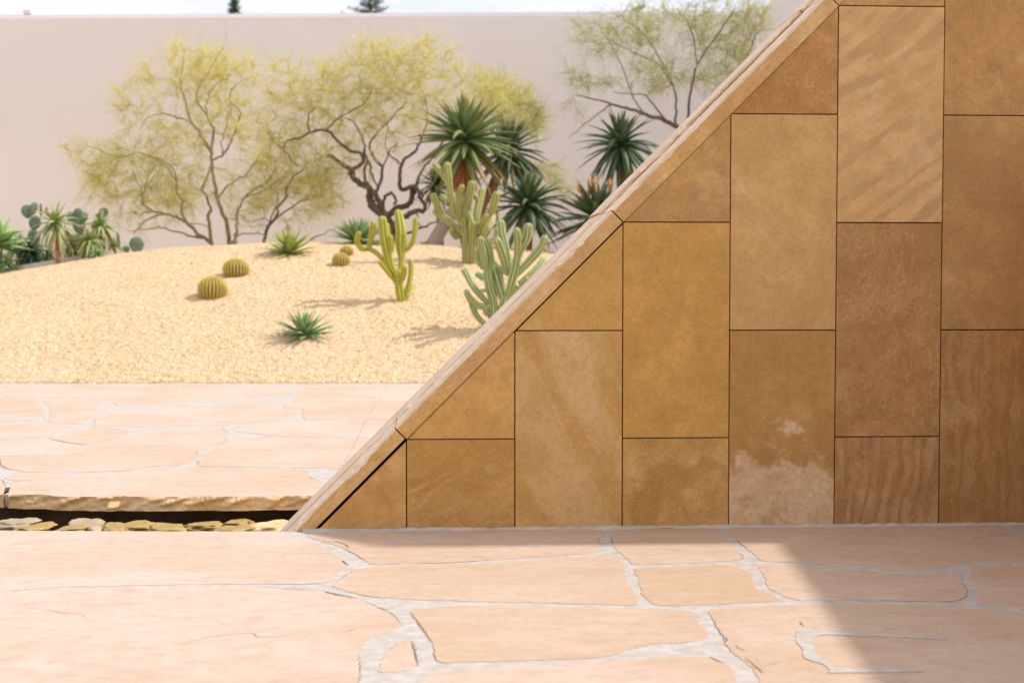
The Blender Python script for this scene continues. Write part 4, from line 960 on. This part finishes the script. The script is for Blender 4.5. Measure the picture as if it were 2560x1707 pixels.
p, t = mhit(*D(0, 626)); s = t/3267; C0 = at(-2, 560, t); o = empty('foxtail_agave', tuple(at(-2, 622, t)), 'large pale green broad-leaved agave cut off by the left edge', 'agave')
mb = MB(); rosette(mb, C0, 30, 95*s, .30*95*s, -15, 82, .3, 31, core=.12); mb.build('leaves', M['atten'], o)
mb = MB(); tube(mb, [C0, at(-2, 624, t)-[0, 0, .1]], [.06, .08], 8); mb.build('stem', M['barkpale'], o)
def pad(mb, cx, cy, rx, ry, t, tilt, yaw, seed=0):
    s = t/3267; c0 = at(cx, cy, t); V = []; nu, nv = 20, 10
    ca, sa = math.cos(R(tilt)), math.sin(R(tilt)); cyw, syw = math.cos(R(yaw)), math.sin(R(yaw))
    for j in range(nv+1):
        ph = math.pi*j/nv
        for i in range(nu):
            th = 2*math.pi*i/nu; x = math.sin(ph)*math.cos(th); y = math.sin(ph)*math.sin(th); z = math.cos(ph)
            x *= rx*s*(1-.18*max(0, -z)); z *= ry*s; y *= .035+.02*abs(rx*s)
            x, z = x*ca-z*sa, x*sa+z*ca; x, y = x*cyw-y*syw, x*syw+y*cyw
            V.append((c0[0]+x, c0[1]+y, c0[2]+z))
    mb.add(V, [(j*nu+i, j*nu+(i+1) % nu, (j+1)*nu+(i+1) % nu, (j+1)*nu+i) for j in range(nv) for i in range(nu)])
def pear(pads, label, base, dz=.5):
    p, t = mhit(*D(*base)); t = (t or 30.2)+dz; o = empty('prickly_pear', tuple(at(base[0], base[1], t)), label, 'cactus')
    for q in pads:
        mb = MB(); pad(mb, *q[:4], t+(q[6] if len(q) > 6 else 0), q[4], q[5]); mb.build('pad', M['pad'], o)
pear([(62,486,13,16,10,20), (76,480,10,17,-25,30), (94,482,3,15,0,60), (107,486,3,11,0,60), (80,512,14,17,-15,10), (78,545,15,18,5,0), (84,575,15,18,0,20), (88,602,14,16,0,0)], 'prickly pear with blue-green pads behind the left group of aloes', (90, 606), .8)
pear([(165,500,11,14,30,20), (180,492,12,14,0,10), (192,500,10,14,-30,30), (182,520,15,17,0,0), (184,552,15,18,0,10), (186,585,15,18,0,0)], 'prickly pear between the stalked aloes, only its top pads showing', (186, 598), 1.0)
pear([(238,489,11,12,-20,15), (228,497,9,8,40,20), (222,520,11,15,5,10), (226,550,13,16,0,0), (228,578,13,16,0,0)], 'prickly pear with one round pad raised above the reddish aloe', (230, 590), 1.1)
pear([(314,562,17,19,0,10), (290,572,8,8,20,20), (272,550,3,16,8,70)], 'low prickly pear with one large round pad at the edge of the bed', (300, 578), -.05)
# kerb round the bed
kp = []
for dx, dy in ((-60,642),(0,628),(40,618),(90,606),(140,598),(180,592),(225,583),(262,575)):
    p, t = mhit(*D(dx, dy)); kp.append(p)
o = empty('bed_kerb', tuple(kp[3]), 'low pale stone kerb edging the planting bed at left', 'kerb'); mb = MB()
sp_ = smoothpath(kp, 5); V = []
for i, q in enumerate(sp_):
    t_ = sp_[min(i+1, len(sp_)-1)]-sp_[max(i-1, 0)]; t_ /= np.linalg.norm(t_); nr = np.array([-t_[1], t_[0], 0])*.07; g = mz(q); wob = .01*mnoise.noise(Vector((i*.7, 0, 0)))
    for sg, zz in ((-1, -.1), (-1, .09), (1, .09), (1, -.1)): V.append((q[0]+nr[0]*sg, q[1]+nr[1]*sg, g+zz+wob))
mb.add(V, [(i*4+k_, (i+1)*4+k_, (i+1)*4+(k_+1) % 4, i*4+(k_+1) % 4)[::-1] for i in range(len(sp_)-1) for k_ in range(4)])
mb.build('kerb_stone', M['cream'], o, smooth=False)
# ============================================================ FINE-LEAVED TREES
def thorn_tree(name, label, z, depth, limbs, crown, seed, r0, bark, twigm, leafm, nb=300, nt_=1800, leaves=9, zs=1.0, group=None, base=None, leafsize=.03, dry=0, thick=.66):
    r = random.Random(seed); rng = np.random.default_rng(seed)
    px = 3556/depth                      # photo px per metre
    nodes = []; dirs = []; lim = MB(); pxn = []
    first = True
    for li, (pts, w0, w1) in enumerate(limbs):
        q0 = z(*pts[0]); best = None
        if pxn:
            dd = [(q[0]-q0[0])**2+(q[1]-q0[1])**2 for q in pxn]; bi = int(np.argmin(dd))
            if dd[bi] < 26**2: best = pxn[bi]
        off = best[2] if best else 0.0
        end = off+r.uniform(-1.1, 1.1)
        W = []
        for i, q in enumerate(pts):
            f = i/(len(pts)-1); sx, sy = z(*q); o_ = off+(end-off)*f; W.append(P(sx, sy, depth+o_))
        if best: W[0] = P(best[0], best[1], depth+off)
        else:
            g = mz(W[0]); W[0][2] = min(W[0][2], g)-.1
        sp_ = smoothpath(W, 5)
        for i in range(1, len(sp_)-1):
            sp_[i] = sp_[i]+rng.normal(0, .012, 3)
        m_ = len(sp_); ra = [(w0*thick+(w1*.7-w0*thick)*i/(m_-1))/px/2 for i in range(m_)]
        tube(lim, sp_, ra, 7)
        for i, p in enumerate(sp_):
            nodes.append(p); d = sp_[min(i+1, m_-1)]-sp_[max(i-1, 0)]; dirs.append(d/(np.linalg.norm(d)+1e-9))
            rel = (p-CAM); dd_ = rel@FW; pxn.append((1280+F*(rel@RT)/dd_, 853.5-F*(rel@UP)/dd_, dd_-depth))
    if base is None: bp = nodes[0]
    else: bp = nodes[0]
    o = empty(name, (bp[0], bp[1], bp[2]+.1), label, 'tree', group)
    lim.build('trunk', bark, o)
    nodes = [np.array(n_) for n_ in nodes]; NP = np.array(nodes); ND = np.array(dirs)
    # targets inside the crown lobes
    T = []
    wts = np.array([c_[2]*c_[3]*(c_[4] if len(c_) > 4 else 1) for c_ in crown], float); wts /= wts.sum()
    cen = []
    for i in range(nb):
        c_ = crown[rng.choice(len(crown), p=wts)]
        while True:
            u_ = rng.uniform(-1, 1, 3)
            if u_@u_ < 1: break
        k_ = 1
        sx, sy = z(c_[0]+u_[0]*c_[2], c_[1]+u_[1]*c_[3]); zz = min(c_[2], c_[3])/px*zs*(z(1, 0)[0]-z(0, 0)[0])
        T.append(P(sx, sy, depth+u_[2]*max(.7, zz)))
    T = np.array(T); remaining = list(range(nb)); br = MB(); NPn = NP; outn = []; outd = []
    dmin = np.linalg.norm(T[:, None, :]-NPn[None], axis=2); 
    order = np.argsort(dmin.min(1))
    root = np.array([bp[0], bp[1], bp[2]+.3])
    for ti in order:
        tgt = T[ti]; dv = tgt-NPn; dist = np.linalg.norm(dv, axis=1)+1e-6
        cosang = (dv*ND).sum(1)/dist
        score = dist*(1.35-.5*cosang); j = int(np.argmin(score))
        a_ = NPn[j]; L_ = dist[j]
        if L_ < .08: continue
        m1 = a_+ND[j]*L_*.35+np.array([0, 0, .04*L_]); m2 = (m1+tgt)/2+rng.normal(0, .07*L_, 3)
        sp_ = smoothpath([a_, m1, m2, tgt], 3)
        w_ = min(.012, .004+.005*L_)
        tube(br, sp_, [w_*(1-.65*i/(len(sp_)-1)) for i in range(len(sp_))], 4, cap=False)
        nn = np.array(sp_[2:]); dn = np.gradient(nn, axis=0); dn /= np.linalg.norm(dn, axis=1)[:, None]+1e-9
        NPn = np.vstack([NPn, nn]); ND = np.vstack([ND, dn]); outn.append(nn[1:]); outd.append(dn[1:])
    ON = np.vstack(outn); OD = np.vstack(outd)
    ctr = T.mean(0)
    tw = br; lf = MB(); dl = MB()  # crown branches and twigs share one mesh and the twig material
    pick = rng.integers(0, len(ON), nt_)
    for i in pick:
        p = ON[i]; d = OD[i]*.9+rng.normal(0, .6, 3)+(p-ctr)/(np.linalg.norm(p-ctr)+.5)*.5+np.array([0, 0, .25]); d /= np.linalg.norm(d)
        L_ = r.uniform(.22, .6); cur = rng.normal(0, .35, 3)+np.array([0, 0, -.55*r.random()]); pts = [p]; q = p.copy()
        for k_ in range(4):
            q = q+d*L_/4; d = d+cur*.25; d /= np.linalg.norm(d); pts.append(q)
        tube(tw, pts, [.0042, .0036, .003, .0024, .0016], 3, cap=False)
        for s_ in range(3):      # side sprigs
            f = r.uniform(.2, 1); k_ = min(3, int(f*4)); a_ = pts[k_]+(pts[k_+1]-pts[k_])*(f*4-k_ if f < 1 else 1)
            dd = d+rng.normal(0, .7, 3); dd /= np.linalg.norm(dd); l2 = r.uniform(.08, .2)
            e_ = np.cross(dd, [0, 0, 1.0]); e_ /= np.linalg.norm(e_)+1e-9
            tw.add([a_-e_*.0025, a_+e_*.0025, a_+dd*l2], [(0, 1, 2)])
            for m_ in range(leaves//3):
                g = a_+dd*l2*r.random(); n1 = rng.normal(0, 1, 3); n1 /= np.linalg.norm(n1); n2 = np.cross(n1, dd); n2 /= np.linalg.norm(n2)+1e-9
                Lf = leafsize*r.uniform(.6, 1.3)
                tgtm = dl if (dry and r.random() < dry) else lf
                tgtm.add([g, g+n1*Lf*.5+n2*Lf*.17, g+n1*Lf, g+n1*Lf*.5-n2*Lf*.17], [(0, 1, 2, 3)])
    tw.build('branches_twigs', twigm, o, smooth=False); lf.build('foliage', leafm, o, smooth=False)
    if dry: dl.build('dry_leaves', M['dryleaf'], o, smooth=False)
zA = lambda x, y: (160+x/2.8, 80+y/2.8)
zB = lambda x, y: (660+x/2.8, 80+y/2.8)
zC = lambda x, y: (1400+x/2.614, y/2.614)
thorn_tree('palo_verde_tree', 'wide many-stemmed yellow-green tree at left in front of the pale wall', zA, 31.6, [
 ([(1165,1490),(1140,1340),(1080,1180),(1060,1070),(1035,930),(1035,800),(1050,690),(1035,650)], 17, 7),
 ([(1190,1490),(1200,1470)], 18, 16),
 ([(1030,850),(960,720),(890,630),(850,480),(820,380),(840,160)], 12, 3), ([(890,640),(790,600),(700,570),(590,600),(530,680)], 7, 2),
 ([(1050,910),(1120,850),(1180,740),(1230,600),(1220,545),(1160,480),(1180,400),(1240,340)], 9, 2.5), ([(1040,660),(1000,580),(1000,480),(1060,370),(1170,300)], 7, 2),
 ([(1000,590),(940,500),(930,430),(1000,300),(1120,100)], 6, 2), ([(1050,1490),(1020,1350),(1010,1280),(1030,1240),(990,1140),(970,1100),(1020,970),(1035,920)], 14, 5),
 ([(1060,1490),(940,1410),(860,1340),(780,1290),(690,1280),(590,1310),(520,1380),(480,1410)], 15, 3), ([(690,1280),(620,1250),(560,1210),(540,1150),(540,1100),(500,1020),(470,900)], 9, 2),
 ([(600,1270),(530,1280),(495,1255)], 8, 3), ([(860,1340),(820,1250),(830,1190),(790,1120),(790,1030),(760,950),(650,890),(520,850),(380,880),(250,830),(160,800)], 8, 2),
 ([(790,1050),(700,930),(620,960),(560,1090)], 5, 2), ([(1190,1480),(1210,1380),(1210,1280),(1240,1200),(1280,1140),(1400,1060),(1470,980),(1480,900)], 12, 4),
 ([(1270,1160),(1400,1110),(1500,1040),(1570,960)], 6, 2), ([(1080,1170),(1130,1090),(1200,1040),(1280,990),(1380,850)], 8, 3),
 ([(950,1490),(900,1430),(820,1410),(680,1370),(560,1380),(450,1400)], 10, 2), ([(1200,1440),(1260,1410),(1340,1410),(1400,1420)], 6, 3), ([(540,1150),(580,1080),(640,1000)], 5, 2),
 ([(1100,870),(1110,750),(1140,640),(1150,570)], 6, 2), ([(860,1340),(980,1350),(1040,1400)], 4, 2)],
 [(850,260,310,170), (560,460,230,180), (1150,330,230,190), (270,930,220,170), (480,980,230,170), (700,760,350,200), (1230,620,190,200), (1330,850,150,150), (430,1190,150,110), (820,1050,260,180), (780,120,60,90,.5), (120,830,130,90,.6), (1000,550,250,200,.7), (700,1200,260,150,.8), (1250,1150,220,200,.6), (1000,350,300,220,.6), (250,1100,180,140,.7), (480,1330,160,70,.5)],
 7, 16, M['barkgreen'], M['twig'], M['leafY'], nb=620, nt_=5200, leaves=9, group='yellow-green trees before the pale wall')
thorn_tree('palo_verde_tree', 'small sparse grey-green tree between the two large yellow ones', zA, 31.9, [
 ([(1410,1490),(1410,1400),(1490,1290),(1500,1230),(1550,1150),(1570,1060),(1680,950)], 15, 3), ([(1480,1340),(1600,1220),(1750,1150),(1880,1080)], 8, 2),
 ([(1410,1420),(1440,1330),(1380,1310),(1300,1330)], 6, 2), ([(1440,1380),(1490,1200),(1480,1100)], 7, 2), ([(1640,1490),(1760,1440),(1900,1380)], 6, 2)],
 [(1600,1000,260,180), (1750,1200,230,120), (1400,1150,160,120), (1820,1080,160,120,.7), (1500,1330,250,60,.5)], 8, 10, M['bark'], M['twig'], M['leafY'], nb=260, nt_=1500, leaves=6, group='yellow-green trees before the pale wall')
thorn_tree('palo_verde_tree', 'yellow-green tree with a dark twisted trunk in the centre of the garden', zB, 32.2, [
 ([(900,1500),(885,1400),(860,1310),(800,1250),(755,1210),(740,1150),(740,1100),(630,1030),(610,970),(550,930),(470,870),(440,870)], 44, 10),
 ([(860,1300),(820,1210),(780,1140),(745,1100)], 26, 16),
 ([(860,1300),(920,1240),(990,1220),(1030,1180),(1040,1090),(960,1100),(950,1000),(970,910),(1050,840),(1100,740),(1080,720)], 26, 6), ([(1030,1180),(1070,1080),(1100,980),(1180,880)], 18, 6),
 ([(885,1400),(960,1310),(1050,1260),(1130,1240),(1100,1160),(1060,1090)], 26, 8), ([(900,1440),(1000,1405),(1100,1370),(1160,1350),(1250,1310)], 12, 4), ([(1080,1290),(1085,1350),(1110,1370)], 6, 3),
 ([(630,1030),(600,980),(690,920),(680,850),(590,830),(520,760),(430,690),(330,700),(250,740),(170,760),(140,820),(190,900),(240,940)], 17, 3), ([(690,900),(700,780),(640,650),(560,600)], 12, 3),
 ([(780,1140),(810,1060),(830,950),(770,880),(740,780),(820,680),(900,590),(1000,490)], 14, 4), ([(730,1090),(700,980),(720,900),(700,800)], 13, 5), ([(720,900),(760,1000),(790,1080)], 10, 6),
 ([(830,960),(870,860),(850,790),(870,640)], 7, 2), ([(970,930),(870,850),(930,780)], 7, 3), ([(300,690),(310,590),(380,520)], 7, 2), ([(430,690),(560,580),(700,500),(760,380)], 7, 2),
 ([(860,1200),(850,1150),(890,1130),(920,1170),(910,1210)], 12, 9), ([(1000,1090),(1060,1080),(1110,1150)], 12, 8), ([(1180,880),(1300,700),(1450,520),(1600,400)], 9, 2), ([(1100,740),(1150,560),(1100,400)], 6, 2), ([(140,820),(60,760),(20,640)], 5, 2)],
 [(720,330,430,190), (330,430,320,180), (1080,330,420,190), (600,560,330,180), (1000,560,280,180), (130,820,150,140), (220,640,220,180), (1480,420,230,150), (1680,420,180,130), (1000,130,330,110,.5), (480,800,160,120,.5), (1750,560,120,130,.7), (800,780,260,160,.5), (1250,900,160,120,.4), (420,1050,200,150,.5), (620,900,250,150,.5), (950,180,500,130,.6), (200,300,250,130,.5)],
 9, 18, M['bark'], M['twig'], M['leafY'], nb=640, nt_=5600, leaves=9, group='yellow-green trees before the pale wall')
thorn_tree('palo_verde_tree', 'lime green feathery tree behind the tree aloes', zB, 35.0, [
 ([(1620,1560),(1640,1350),(1620,1150),(1680,950),(1720,750),(1760,600)], 14, 4), ([(1640,1200),(1760,1080),(1880,980),(1950,900)], 8, 2), ([(1680,950),(1600,800),(1520,650)], 7, 2), ([(1720,750),(1850,650),(1920,560)], 6, 2)],
 [(1750,560,160,170), (1880,640,90,110), (1620,450,200,150), (1960,980,150,90,.6), (1850,980,120,100,.5), (2050,1100,80,80,.3)], 10, 8, M['barkgreen'], M['twigG'], M['leafG'], nb=160, nt_=2000, leaves=12, group='yellow-green trees before the pale wall')
thorn_tree('palo_verde_tree', 'open green tree leaning from behind the sloping wall with bare arching branches', zC, 33.0, [
 ([(1100,1700),(1080,1350),(1000,1050),(780,840),(650,780),(560,750),(450,710),(330,680),(230,650),(100,620)], 26, 3), ([(740,820),(760,700),(740,560),(680,430),(560,250),(400,100)], 10, 2),
 ([(700,800),(620,700),(540,620),(400,610),(350,600)], 8, 2), ([(820,870),(850,640),(900,420),(1050,200),(1150,50)], 12, 3), ([(330,690),(240,750),(150,820),(60,900)], 6, 2), ([(740,560),(640,420),(470,340),(300,250)], 6, 2),
 ([(960,1000),(1050,700),(1200,400),(1300,200)], 14, 3), ([(560,750),(480,640),(380,380),(250,160)], 6, 2), ([(330,680),(330,720),(370,780),(420,860)], 4, 2), ([(900,420),(860,200),(760,60)], 6, 2)],
 [(350,230,300,160), (700,180,300,180), (1080,170,230,190), (950,450,230,170), (240,530,180,70), (620,480,230,130), (1250,100,150,140), (120,430,130,150,.25), (160,690,160,60,.4), (1150,420,150,150)], 12, 13, M['bark'], M['twigG'], M['leafG'], nb=460, nt_=3000, leaves=9, dry=.012, group='yellow-green trees before the pale wall')
# ============================================================ PINES BEYOND THE WALL
def pine(dx, dy, wpx, d, label, seed, shape=1.0):
    topz = at(dx, dy, d)[2]; p = at(dx, dy, d); r = random.Random(seed); o = empty('pine_tree', (p[0], p[1], 0), label, 'tree', 'tree tops showing over the garden wall')
    mb = MB(); tube(mb, [(p[0], p[1], 0), (p[0]+.1, p[1], topz*.5), (p[0], p[1], topz-.3)], [.3, .2, .04], 10); tk = mb
    s = d/3267; Rm = wpx*s/2; mb = MB(); bm2 = tk
    for lv in range(12):
        z = topz-.15-lv*.32; rad = Rm*min(1.4, (.30+lv*.22*shape))
        for k_ in range(9):
            an = k_*.7+lv*1.1+r.uniform(-.3, .3); L_ = rad*r.uniform(.6, 1.1); tip = np.array([p[0]+L_*math.cos(an), p[1]+L_*math.sin(an), z+r.uniform(-.05, .25)]); b0 = np.array([p[0], p[1], z-.1])
            tube(bm2, [b0, (b0+tip)/2, tip], [.03, .02, .006], 4)
            for q in range(34):
                f = r.uniform(.35, 1.05); c_ = b0+(tip-b0)*f+np.array([r.gauss(0, .07), r.gauss(0, .07), r.gauss(0, .06)])
                dv = np.array([r.gauss(0, 1), r.gauss(0, 1), r.gauss(.4, .7)]); dv /= np.linalg.norm(dv); e_ = np.cross(dv, [.3, .2, 1]); e_ /= np.linalg.norm(e_); Lf = r.uniform(.1, .22)
                mb.add([c_-e_*.018, c_+e_*.018, c_+dv*Lf+e_*.006, c_+dv*Lf-e_*.006], [(0, 1, 2, 3)])
    tk.build('trunk', M['bark'], o); mb.build('foliage', M['pine'], o, smooth=False)
pine(537, 1, 42, 62, 'narrow dark pine top showing above the garden wall', 3, .6)
pine(850, -14, 110, 60, 'broad flat-topped pine showing above the garden wall', 4, 1.3)
